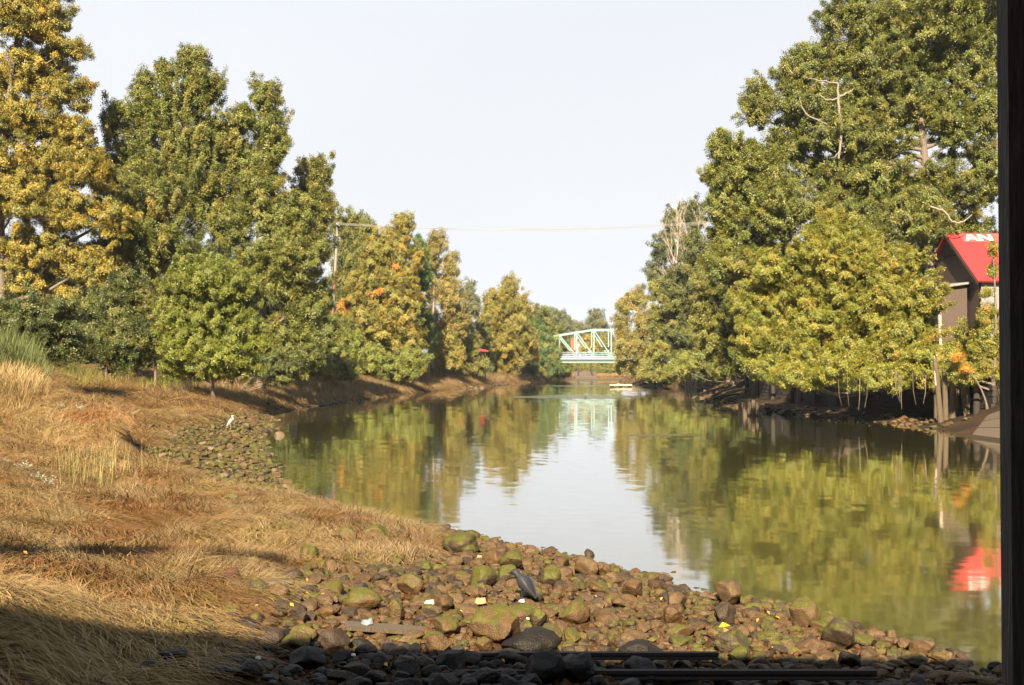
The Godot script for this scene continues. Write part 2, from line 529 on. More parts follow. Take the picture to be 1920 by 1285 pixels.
# ---- truss bridge and what stands beyond it
func far_things() -> void:
	var d := 246.0
	var o := thing("truss_bridge", "pale mint green steel truss bridge crossing the river in the distance", "bridge", Vector3(20.8, 0, -d), 0.02)
	var hs := [5.6, 5.6, 5.05, 4.45, 3.8, 0.0]
	var base := 5.0
	var p := 3.62
	for side in 2:
		var z := -5.6 * side
		for k in range(-4, 5):
			var b := Buf.new()
			beam(b, Vector3(k * p, base, z), Vector3(k * p, base + hs[absi(k)], z), 0.24, 0.24)
			obj("vertical_post", mesh_of(b), M.mint, o)
		for k in range(-5, 5):
			var b := Buf.new()
			beam(b, Vector3(k * p, base + hs[absi(k)], z), Vector3((k + 1) * p, base + hs[absi(k + 1)], z), 0.34, 0.36)
			obj("top_chord", mesh_of(b), M.mint, o)
		for k in range(-4, 4):
			var b := Buf.new()
			if k < 0:
				beam(b, Vector3(k * p, base + hs[absi(k)], z), Vector3((k + 1) * p, base, z), 0.2, 0.22)
			else:
				beam(b, Vector3(k * p, base, z), Vector3((k + 1) * p, base + hs[absi(k + 1)], z), 0.2, 0.22)
			obj("diagonal", mesh_of(b), M.mint, o)
		var f := Buf.new()
		beam(f, Vector3(-5 * p, base, z), Vector3(5 * p, base, z), 0.2, 0.2)
		beam(f, Vector3(-5 * p, base + 0.45, z + 0.2), Vector3(5 * p, base + 0.45, z + 0.2), 0.08, 0.1)
		beam(f, Vector3(-5 * p, base + 0.85, z + 0.2), Vector3(5 * p, base + 0.85, z + 0.2), 0.08, 0.1)
		for k in range(-10, 11):
			beam(f, Vector3(k * p * 0.5, base - 0.2, z + 0.26), Vector3(k * p * 0.5, base + 0.9, z + 0.26), 0.07, 0.07)
		obj("railing", mesh_of(f), M.mint, o)
	obj("fascia", block(Vector3(10 * p + 12, 0.42, 0.16), Vector3(0, 4.55, 0.5)), M.mint, o)
	obj("deck", block(Vector3(10 * p + 12, 0.75, 6.2), Vector3(0, 4.2, -2.75)), M.bridge_dark, o)
	obj("bottom_flange", block(Vector3(10 * p + 12, 0.2, 0.3), Vector3(0, 3.78, 0.45)), M.mint, o)
	for k in [-1, 1]:
		obj("pier", block(Vector3(2.4, 5.2, 6.5), Vector3(k * 19.0, 1.4, -2.8)), M.concrete, o)
	# a brick stack behind the bridge
	o = thing("brick_chimney", "short orange brick chimney seen between the trusses of the mint green bridge", "chimney", at(1076, 682, 310) + Vector3(0, 0.5, 0))
	obj("stack", block(Vector3(1.7, 6.8, 1.7), Vector3(0, 2.6, 0)), M.brick, o)
	obj("cap", block(Vector3(1.95, 0.3, 1.95), Vector3(0, 6.1, 0)), M.brick, o)
	obj("shed", block(Vector3(4.2, 2.4, 3.0), Vector3(-0.9, 0.9, 0.2)), M.concrete, o)
	# old ramp on the far bank under the bridge
	var a := at(1097, 703, 283)
	o = thing("boat_ramp", "grey derelict boat ramp on the far mud bank under the truss bridge", "ramp", Vector3(a.x, 0.5, a.z))
	var r := Buf.new()
	box(r, Transform3D(Basis.from_euler(Vector3(0.25, 0, 0)), Vector3(0, 0.3, 0)), Vector3(5.2, 0.3, 5.5))
	obj("slab", mesh_of(r), M.concrete, o)
	for k in [-1, 1]:
		r = Buf.new()
		beam(r, Vector3(k * 1.8, -0.5, 2.0), Vector3(k * 1.5, 2.2, -1.5), 0.4, 0.35)
		obj("timber", mesh_of(r), M.wall_wood, o)

# ---- foliage
var SPRIG: ArrayMesh
var SPRIG_FINE: ArrayMesh
var SPRIG_FAR: ArrayMesh

func sprig(n: int, length: float, width: float, spread: float, droop: float) -> ArrayMesh:
	var b := Buf.new()
	for k in n:
		var t := rng.randf_range(0.05, 1.0)
		var a := rng.randf() * TAU
		var out_ := Vector3(cos(a), 0, sin(a))
		var p := Vector3(0, t, 0) + out_ * rng.randf_range(0.02, spread)
		var dir := (out_ + Vector3(rng.randf_range(-0.5, 0.5), rng.randf_range(-0.5, 0.6) - droop, rng.randf_range(-0.5, 0.5))).normalized()
		var up := (Vector3(rng.randf_range(-0.8, 0.8), rng.randf_range(0.25, 1.3), rng.randf_range(-0.8, 0.8))).normalized()
		var side := dir.cross(up).normalized()
		var nn := side.cross(dir).normalized()
		var l := length * rng.randf_range(0.75, 1.2)
		var w := width * rng.randf_range(0.8, 1.15)
		var q := p + dir * l
		var m := p + dir * l * 0.42
		var e := m + side * w * 0.5 + nn * w * 0.16
		var f := m - side * w * 0.5 + nn * w * 0.16
		var sh := rng.randf_range(0.78, 1.2)
		var c := Color(sh * rng.randf_range(0.9, 1.15), sh, sh * rng.randf_range(0.8, 1.1))
		for tri in [[p, e, q], [p, q, f]]:
			var j := b.v.size()
			var fn: Vector3 = (tri[2] - tri[0]).cross(tri[1] - tri[0]).normalized()
			for x in tri:
				b.v.append(x)
				b.n.append(fn)
				b.c.append(c)
			b.i.append_array(PackedInt32Array([j, j + 1, j + 2]))
	return mesh_of(b)

func leaf_meshes() -> void:
	SPRIG = sprig(44, 0.22, 0.18, 0.5, 0.15)
	SPRIG_FINE = sprig(70, 0.18, 0.1, 0.45, 0.05)
	SPRIG_FAR = sprig(48, 0.24, 0.18, 0.5, 0.1)

# palettes: linear base colours from the common to the rare
var PAL := {
	"green": [Color(0.085, 0.103, 0.019), Color(0.110, 0.120, 0.020), Color(0.140, 0.129, 0.024)],
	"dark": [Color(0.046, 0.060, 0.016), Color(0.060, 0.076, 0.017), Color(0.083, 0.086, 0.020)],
	"deep": [Color(0.037, 0.083, 0.023), Color(0.053, 0.104, 0.024), Color(0.075, 0.117, 0.025)],
	"gold": [Color(0.200, 0.163, 0.026), Color(0.149, 0.139, 0.023), Color(0.257, 0.180, 0.023)],
	"golden_green": [Color(0.161, 0.142, 0.023), Color(0.123, 0.127, 0.020), Color(0.212, 0.147, 0.020)],
	"lime": [Color(0.118, 0.136, 0.018), Color(0.138, 0.147, 0.018), Color(0.092, 0.115, 0.017)],
	"willow": [Color(0.143, 0.143, 0.017), Color(0.123, 0.136, 0.017), Color(0.179, 0.147, 0.017)],
	"tan": [Color(0.169, 0.142, 0.036), Color(0.142, 0.129, 0.031), Color(0.203, 0.152, 0.036)],
	"olive": [Color(0.119, 0.120, 0.025), Color(0.098, 0.107, 0.024), Color(0.151, 0.133, 0.026)],
	"orange": [Color(0.377, 0.152, 0.020), Color(0.320, 0.177, 0.020), Color(0.245, 0.157, 0.020)],
	"far": [Color(0.073, 0.086, 0.044), Color(0.088, 0.098, 0.044), Color(0.104, 0.107, 0.044)],
}

# One tree: trunk, limbs to every lobe of the crown, boughs on the lobes and leafy sprigs on the boughs.
# lobes: [px, py, half width, half height(, metres further back)] as the photograph shows them from the camera, at the distance d
func tree(called: String, label: String, d: float, trunk_px: float, lobes: Array, pal: String, o := {}) -> Node3D:
	rng.seed = hash(label)
	var k := d / 2200.0
	var foot := Vector3((trunk_px - 960.0) * k, 0, -d)
	var inland := 0.0
	while ground_y(foot.x, foot.z) < o.get("bank", 1.1) and inland < 14.0:
		inland += 0.25
		foot.x += 0.25 if foot.x > 0.5 * (XL[idx(d)] + XR[idx(d)]) else -0.25
	foot.y = ground_y(foot.x, foot.z) - 0.15
	var root := thing(called, label, o.get("category", "tree"), foot, 0.0, o.get("group", ""))
	var size: float = o.get("sprig", 0.62) * 0.68 * pow(d / 80.0, 0.75) * (1.0 if not o.has("sprig") else pow(80.0 / d, 0.75))
	var cover: float = o.get("cover", 2.3) * 5.2
	var rb0: float = o.get("bough", 1.15 * pow(d / 80.0, 0.5))
	var upward: float = o.get("up", 0.5)
	var spiky: float = o.get("spiky", 0.0)
	var mesh: ArrayMesh = {"broad": SPRIG, "fine": SPRIG_FINE, "far": SPRIG_FAR}[o.get("leaf", "broad")]
	var area := size * size * ({"broad": 44 * 0.02, "fine": 70 * 0.009, "far": 48 * 0.0216}[o.get("leaf", "broad")] as float)
	var colors: Array = PAL[pal]
	var patch: Array = PAL[o.get("patch", pal)]
	var share: float = o.get("share", 0.0)
	var wood := Buf.new()
	var cs: Array[Vector3] = []
	var top := Vector3(0, -99, 0)
	for l in lobes:
		var c := Vector3((l[0] - 960.0) * k, EYE + (682.0 - l[1]) * k, -d - (l[4] if l.size() > 4 else rng.randf_range(-0.25, 0.25) * (l[2] + l[3]) * k)) - foot
		cs.append(c)
		if c.y > top.y:
			top = c
	var r0: float = o.get("girth", clampf(top.y * 0.017, 0.07, 0.42))
	var bend := Vector3(rng.randf_range(-0.6, 0.6), 0, rng.randf_range(-0.6, 0.6)) * minf(1.0, top.y * 0.06)
	var stem := PackedVector3Array()
	var rad := PackedFloat32Array()
	for s in 9:
		var t := s / 8.0
		stem.append(Vector3(top.x * t * t, top.y * t, top.z * t * t) + bend * sin(t * PI) + Vector3(0, 0.0, 0))
		rad.append(lerpf(r0, r0 * 0.18, pow(t, 0.8)) * (1.35 if s == 0 else 1.0))
	tube(wood, stem, rad, 9)
	obj("trunk", mesh_of(wood), M[o.get("bark", "bark")], root)
	var limbs := Buf.new()
	var places: Array[Transform3D] = []
	var tints := PackedColorArray()
	for j in lobes.size():
		var l: Array = lobes[j]
		var c := cs[j]
		var R := Vector3(l[2] * k, l[3] * k, (l[2] + l[3]) * 0.46 * k) * 1.1
		var t := clampf((c.y - R.y * 0.7 - Vector2(c.x, c.z).length() * 0.25) / maxf(top.y, 0.1), 0.06, 0.93)
		var s0 := t * 8.0
		var i0 := mini(int(s0), 7)
		var from := stem[i0].lerp(stem[i0 + 1], s0 - i0)
		var mid := from.lerp(c, 0.5) + Vector3(0, -0.08 * from.distance_to(c), 0)
		var rl := minf(lerpf(rad[i0], rad[i0 + 1], s0 - i0) * 0.62, 0.05 + 0.018 * from.distance_to(c))
		tube(limbs, PackedVector3Array([from, mid, c, c + Vector3(0, R.y * 0.6, 0)]), PackedFloat32Array([rl, rl * 0.75, rl * 0.45, rl * 0.12]), 6, false)
		var ap := PI * R.x * R.y
		var rb := clampf(minf(R.x, R.y) * 0.55, 0.2, rb0)
		for q in int(cover * ap / area * 0.2):
			var y := rng.randf_range(-0.9, 0.9)
			var a := rng.randf() * TAU
			var pos := c + Vector3(cos(a) * sqrt(1.0 - y * y), y, sin(a) * sqrt(1.0 - y * y)) * R * 0.85 * pow(rng.randf(), 0.45)
			var sc := size * rng.randf_range(0.8, 1.2)
			places.append(Transform3D(Basis.from_euler(Vector3(rng.randf_range(-1, 1), rng.randf() * TAU, rng.randf_range(-1, 1))).scaled_local(Vector3.ONE * sc), pos))
			tints.append(colors[rng.randi() % 3] * rng.randf_range(0.8, 1.1))
		# leafy shoots that start inside the lobe and run out to its edge and a little beyond
		var ns := maxi(5, int(ap * 3.2 / (rb * rb)))
		var each := maxi(3, int(cover * ap / area / ns))
		var lobe_tint := rng.randf_range(0.9, 1.1)
		for b in ns:
			var y := rng.randf_range(-0.85, 1.0)
			var a := rng.randf() * TAU
			var h := sqrt(1.0 - y * y)
			var dir := Vector3(cos(a) * h, y, sin(a) * h)
			var ax := (dir * Vector3(1.0, 0.55, 1.0) + Vector3.UP * (upward + spiky * 0.5) + Vector3(rng.randf_range(-0.35, 0.35), rng.randf_range(-0.25, 0.25), rng.randf_range(-0.35, 0.35))).normalized()
			var len_ := rb * rng.randf_range(0.9, 1.9) * (1.0 + 0.35 * spiky)
			var tip := c + dir * R * (0.3 + 0.7 * pow(rng.randf(), 0.6))
			var stray := b % 6 == 0
			if stray:
				tip += ax * len_ * rng.randf_range(0.25, 0.75)
			var from_ := tip - ax * len_
			if b % 2 == 0:
				var w0 := c.lerp(from_, 0.4)
				tube(limbs, PackedVector3Array([w0, from_, tip]), PackedFloat32Array([rl * 0.3, rl * 0.16 + 0.006, 0.006]), 4, false)
			var pick := rng.randf()
			var base: Color = colors[0] if pick < 0.5 else (colors[1] if pick < 0.82 else colors[2])
			if share > 0.0 and rng.randf() < share:
				base = patch[rng.randi() % 3]
			base = base * rng.randf_range(0.85, 1.15) * lobe_tint
			var fat0 := rb * rng.randf_range(0.3, 0.5) * (1.0 - 0.3 * spiky) * (0.55 if stray else 1.0)
			var n := int(each * rng.randf_range(0.6, 1.4) * (0.6 if stray else 1.0))
			for q in n:
				var f := sqrt(rng.randf())
				var fat := fat0 * (1.1 - 0.75 * f)
				var g := rng.randf() * TAU
				var off := Vector3(cos(g), rng.randf_range(-0.6, 0.6), sin(g)) * fat * sqrt(rng.randf())
				var ay := (ax + off / maxf(fat0, 0.05) * 0.9 + dir * 0.3 + Vector3(rng.randf_range(-0.4, 0.4), rng.randf_range(-0.4, 0.4), rng.randf_range(-0.4, 0.4))).normalized()
				var sx := ay.cross(Vector3(rng.randf_range(-1, 1), 0.2, rng.randf_range(-1, 1))).normalized()
				var sc := size * rng.randf_range(0.7, 1.15)
				places.append(Transform3D(Basis(sx * sc, ay * sc, sx.cross(ay) * sc), from_ + ax * len_ * f + off - ay * sc * 0.4))
				var v1 := rng.randf_range(0.88, 1.16)
				var cc: Color = base.lerp(colors[rng.randi() % 3], 0.25)
				tints.append(Color(cc.r * v1 * rng.randf_range(0.94, 1.08), cc.g * v1, cc.b * v1))
	obj("limbs", mesh_of(limbs), M[o.get("bark", "bark")], root).set_meta("kind", "stuff")
	var mm := MultiMesh.new()
	mm.transform_format = MultiMesh.TRANSFORM_3D
	mm.use_colors = true
	mm.mesh = mesh
	mm.instance_count = places.size()
	for q in places.size():
		mm.set_instance_transform(q, places[q])
		mm.set_instance_color(q, tints[q])
	total += places.size()
	var crown := MultiMeshInstance3D.new()
	crown.name = "crown"
	crown.multimesh = mm
	crown.set_meta("kind", "stuff")
	crown.material_override = M["leaf" if d < 140.0 else "leaf_far"]
	root.add_child(crown, true)
	return root

func left_trees() -> void:
	tree("golden_tree", "tall golden yellow tree at the left edge, top out of frame", 88, 8, [[40, -70, 95, 80], [60, 35, 85, 60], [125, 95, 50, 22], [30, 130, 95, 55], [110, 170, 60, 40], [20, 225, 105, 55], [120, 250, 55, 40], [60, 310, 95, 50], [160, 320, 55, 45], [205, 410, 45, 40], [40, 385, 105, 55], [140, 400, 60, 50], [60, 470, 95, 50], [165, 500, 60, 40], [195, 520, 45, 25], [50, 545, 75, 40], [130, 570, 30, 35]], "gold", {"patch": "olive", "share": 0.35, "cover": 2.1, "up": 0.2, "girth": 0.42})
	tree("cottonwood", "tallest green cottonwood on the left bank, with several pointed tops", 94, 335, [[350, 118, 24, 34, 0], [300, 130, 22, 34, 1], [270, 150, 16, 26], [375, 115, 18, 26], [385, 165, 42, 40], [330, 190, 55, 40], [265, 175, 26, 36], [275, 225, 45, 45], [215, 225, 26, 40], [345, 260, 85, 55], [405, 255, 40, 40], [235, 300, 65, 60], [330, 350, 100, 65], [240, 400, 75, 65], [400, 380, 60, 60], [300, 455, 95, 50], [200, 480, 45, 45]], "green", {"patch": "golden_green", "share": 0.1, "spiky": 0.8, "up": 1.2})
	tree("cottonwood", "green cottonwood with a leaning pointed top, right of the tallest left bank tree", 95, 480, [[495, 175, 32, 32], [455, 225, 28, 36], [500, 235, 36, 36], [480, 295, 50, 45], [520, 265, 22, 25], [440, 300, 40, 45]], "green", {"spiky": 0.5, "up": 1.0})
	tree("cottonwood", "broad dark green tree behind the round bush on the left bank", 93, 505, [[480, 350, 55, 50], [445, 420, 45, 55], [520, 420, 55, 55], [500, 500, 60, 55], [565, 470, 50, 60], [565, 560, 55, 60], [545, 640, 60, 50], [575, 390, 35, 40]], "green", {"patch": "olive", "share": 0.3, "up": 0.7})
	tree("cottonwood", "pale olive tree with a rounded top, on the left bank beside open sky", 104, 590, [[588, 325, 36, 38], [605, 385, 28, 45], [570, 380, 35, 45], [598, 450, 30, 50]], "olive", {"patch": "tan", "share": 0.3, "spiky": 0.4, "up": 1.0})
	tree("willow_bush", "round bright lime green bush tree on the left bank", 76, 400, [[400, 530, 72, 50], [345, 560, 50, 50], [445, 560, 52, 52], [395, 600, 98, 52], [335, 625, 52, 48], [322, 590, 36, 40], [455, 632, 50, 48], [390, 662, 84, 38], [430, 690, 60, 26], [355, 690, 50, 24]], "lime", {"cover": 2.5, "bough": 0.75, "sprig": 0.5, "up": 0.6, "group": ""})
	tree("shrub", "dark shaded shrub under the golden tree at the left edge", 61, 70, [[10, 590, 50, 40], [40, 610, 70, 50], [100, 600, 60, 50], [60, 660, 80, 35], [130, 650, 40, 40]], "dark", {"category": "shrub", "up": 0.1})  # dark leaf palette carries the shade below the golden tree
	tree("shrub", "dark drooping shrub between the golden tree and the round lime bush", 79, 200, [[190, 590, 50, 50], [240, 610, 50, 50], [180, 650, 55, 40], [255, 640, 40, 45], [230, 675, 50, 30], [230, 540, 30, 35]], "dark", {"category": "shrub", "up": -0.3, "patch": "olive", "share": 0.25})  # shade beside the golden tree is in these leaf colours too
	tree("shrub", "olive shrub leaning out left of the round lime bush", 80, 290, [[275, 590, 22, 45], [285, 650, 24, 35], [262, 560, 20, 25]], "olive", {"category": "shrub", "up": 0.2, "leaf": "fine"})
	tree("alder", "spiky green tree behind the utility pole on the left bank", 172, 665, [[645, 425, 22, 26], [675, 425, 26, 26], [660, 470, 40, 40], [695, 455, 16, 26], [690, 500, 35, 45], [645, 530, 30, 40], [680, 570, 40, 40]], "green", {"spiky": 0.7, "up": 1.2, "leaf": "far"})
	tree("maple", "tall yellow green maple with orange patches, midway along the left bank", 148, 725, [[757, 420, 20, 24], [735, 450, 32, 28], [705, 485, 35, 38], [755, 490, 36, 45], [685, 545, 45, 45], [745, 550, 50, 50], [720, 610, 60, 50], [680, 650, 50, 45], [760, 650, 45, 50], [725, 690, 55, 30]], "golden_green", {"patch": "orange", "share": 0.02, "up": 0.4})
	tree("shrub", "bright green shrub at the waterside foot of the yellow green maple", 140, 700, [[650, 650, 35, 35], [690, 680, 45, 32], [740, 690, 45, 28], [640, 690, 30, 22], [770, 680, 26, 30]], "lime", {"category": "shrub", "up": 0.2})
	tree("shrub", "orange leaved shrub beside the utility pole on the left bank", 151, 655, [[655, 562, 16, 12], [645, 575, 10, 10]], "orange", {"category": "shrub"})
	tree("shrub", "olive green shrub between the orange shrub and the broad dark tree", 126, 605, [[610, 620, 35, 40], [580, 650, 35, 35], [625, 665, 30, 30], [590, 690, 30, 20]], "green", {"category": "shrub", "up": 0.3})
	tree("maple", "deep green maple just right of the yellow green maple", 158, 790, [[785, 470, 18, 30], [790, 520, 20, 35], [780, 570, 24, 40], [795, 615, 20, 32]], "deep", {"up": 0.1})
	tree("birch", "tall tan leaved tree with a pale trunk on the left bank", 172, 818, [[822, 455, 18, 26], [808, 490, 22, 35], [845, 500, 18, 32], [825, 540, 26, 38], [855, 560, 20, 36], [845, 605, 28, 30], [865, 600, 16, 28]], "tan", {"bark": "bark_pale", "spiky": 0.5, "up": 1.0, "cover": 1.7, "leaf": "far"})
	tree("shrub", "rusty gold shrub below the pale trunked tree on the left bank", 168, 840, [[835, 640, 24, 22], [850, 670, 22, 26], [820, 670, 14, 20]], "golden_green", {"category": "shrub", "patch": "tan", "share": 0.4, "leaf": "far"})
	tree("alder", "thin see-through grey green tree in the gap on the left bank", 192, 882, [[880, 545, 14, 18], [890, 575, 10, 20], [875, 590, 16, 26], [880, 640, 16, 30]], "far", {"cover": 0.9, "leaf": "far"})
	tree("shrub", "green shrub with a red patch beside it on the left bank", 178, 885, [[880, 655, 24, 24], [890, 685, 26, 18], [865, 680, 16, 22]], "olive", {"category": "shrub", "leaf": "far"})
	tree("alder", "olive gold tree left of the pointed one, near the truss bridge", 210, 925, [[925, 565, 20, 24], [915, 605, 26, 35], [935, 640, 28, 40], [910, 660, 26, 34], [925, 690, 26, 16]], "golden_green", {"leaf": "far", "up": 0.5})
	tree("alder", "tall pointed olive gold tree on the left bank nearest the truss bridge", 214, 962, [[957, 540, 16, 24], [945, 575, 20, 30], [975, 580, 20, 34], [965, 625, 34, 36], [990, 640, 18, 36], [965, 670, 28, 26]], "golden_green", {"leaf": "far", "patch": "olive", "share": 0.4, "spiky": 0.5, "up": 0.9})
	tree("maple", "yellow maple bough tree overhanging left of the truss bridge", 222, 998, [[992, 648, 14, 18], [1000, 670, 14, 13]], "gold", {"leaf": "far", "up": -0.2})
	tree("alder", "deep green tree touching the left end of the truss bridge", 234, 1022, [[1010, 620, 16, 18], [1018, 650, 20, 24], [1038, 660, 14, 26], [1030, 688, 22, 18], [1000, 690, 16, 16]], "deep", {"leaf": "far", "patch": "olive", "share": 0.4})
	tree("shrub", "dark green undergrowth on the bank right of the round lime bush", 90, 540, [[505, 680, 34, 30], [545, 690, 36, 26], [575, 672, 30, 30], [525, 705, 36, 16]], "dark", {"category": "shrub", "patch": "green", "share": 0.3, "bough": 0.7, "sprig": 0.55})
	tree("shrub", "green undergrowth on the bank between the twiggy shrub and the yellow green maple", 116, 640, [[625, 690, 26, 20], [655, 695, 26, 18], [610, 680, 18, 18]], "olive", {"category": "shrub", "patch": "lime", "share": 0.3})
	tree("shrub", "grey twiggy shrub on the muddy left bank near the water", 106, 595, [[585, 690, 24, 20], [612, 698, 22, 16], [560, 700, 14, 14]], "olive", {"category": "shrub", "leaf": "fine", "cover": 0.9, "bark": "bark_pale", "patch": "tan", "share": 0.5})
	for f in [["dark wood tree far behind the golden tree at the left edge", 30.0], ["dark wood tree behind the gap between the golden tree and the tallest cottonwood", 150.0], ["dark wood tree behind the left half of the round lime bush", 270.0], ["dark wood tree behind the right half of the round lime bush", 400.0], ["dark wood tree behind the broad dark tree, left of the utility pole", 530.0]]:
		var x: float = f[1]
		tree("wood_tree", f[0], 132.0 + fmod(x, 7.0), x, [[x - 40, 545, 55, 50], [x + 40, 560, 55, 50], [x, 500, 55, 50], [x - 35, 625, 60, 50], [x + 40, 630, 60, 50], [x, 675, 75, 35]], "dark", {"patch": "green", "share": 0.4, "leaf": "far", "group": "wood behind the left bank"})
	for f in [["dark wood shrub behind the foot of the spiky green tree", 640.0, 165.0], ["dark wood shrub behind the foot of the deep green maple", 790.0, 175.0], ["dark wood shrub behind the foot of the tan birch like tree", 860.0, 200.0], ["dark wood shrub behind the pair of olive gold trees", 930.0, 235.0], ["dark wood shrub behind the deep green tree by the bridge", 1005.0, 260.0]]:
		var x: float = f[1]
		tree("wood_shrub", f[0], f[2], x, [[x - 30, 640, 34, 36], [x + 28, 640, 34, 36], [x, 600, 32, 30], [x - 20, 685, 40, 22], [x + 25, 690, 40, 20]], "green", {"category": "shrub", "patch": "dark", "share": 0.5, "leaf": "far", "group": "wood behind the left bank"})
	# far beyond the bend
	for f in [["grey green far tree with a flat top, left above the truss bridge", 1036.0, [[1034, 592, 11, 14], [1046, 600, 10, 14], [1030, 612, 14, 16]]], ["grey green far tree between the flat topped one and the truss top chord", 1062.0, [[1053, 596, 8, 12], [1062, 606, 9, 12], [1056, 618, 12, 14]]], ["rounded far tree standing alone above the truss bridge", 1119.0, [[1118, 592, 13, 13], [1110, 606, 13, 12], [1128, 608, 13, 14], [1118, 622, 24, 14]]], ["small pointed far conifer in the dip above the truss bridge", 1078.0, [[1076, 612, 4, 9], [1077, 622, 7, 9]]], ["tiny far tree beside the rounded one above the truss bridge", 1092.0, [[1088, 614, 6, 7], [1096, 620, 9, 8]]]]:
		tree("far_tree", f[0], 400.0, f[1], f[2], "far", {"leaf": "far", "spiky": 0.4, "group": "trees far beyond the truss bridge"})
	tree("far_tree", "yellow orange tree seen through the middle of the truss", 320, 1103, [[1103, 640, 11, 14], [1097, 655, 10, 12], [1112, 655, 9, 14]], "gold", {"leaf": "far"})
	tree("far_tree", "dull green tree seen through the left panel of the truss", 330, 1066, [[1064, 640, 10, 18], [1078, 632, 11, 14], [1060, 660, 10, 18]], "far", {"leaf": "far"})
	tree("far_tree", "dull green tree seen through the right panel of the truss", 330, 1136, [[1136, 642, 15, 16], [1128, 660, 12, 14], [1150, 655, 12, 18]], "olive", {"leaf": "far"})
	for f in [["green shrub on the far bank left of the boat ramp", 1064.0], ["green shrub on the far bank above the boat ramp", 1094.0], ["green shrub on the far bank right of the boat ramp", 1124.0], ["green shrub on the far bank under the right end of the truss bridge", 1150.0]]:
		tree("shrub", f[0], 288.0 if f[1] != 1094.0 else 293.0, f[1], [[f[1] - 9, 690, 14, 10], [f[1] + 9, 691, 14, 11], [f[1], 682, 13, 10]], "green", {"category": "shrub", "leaf": "far", "group": "shrubs on the far bank"})

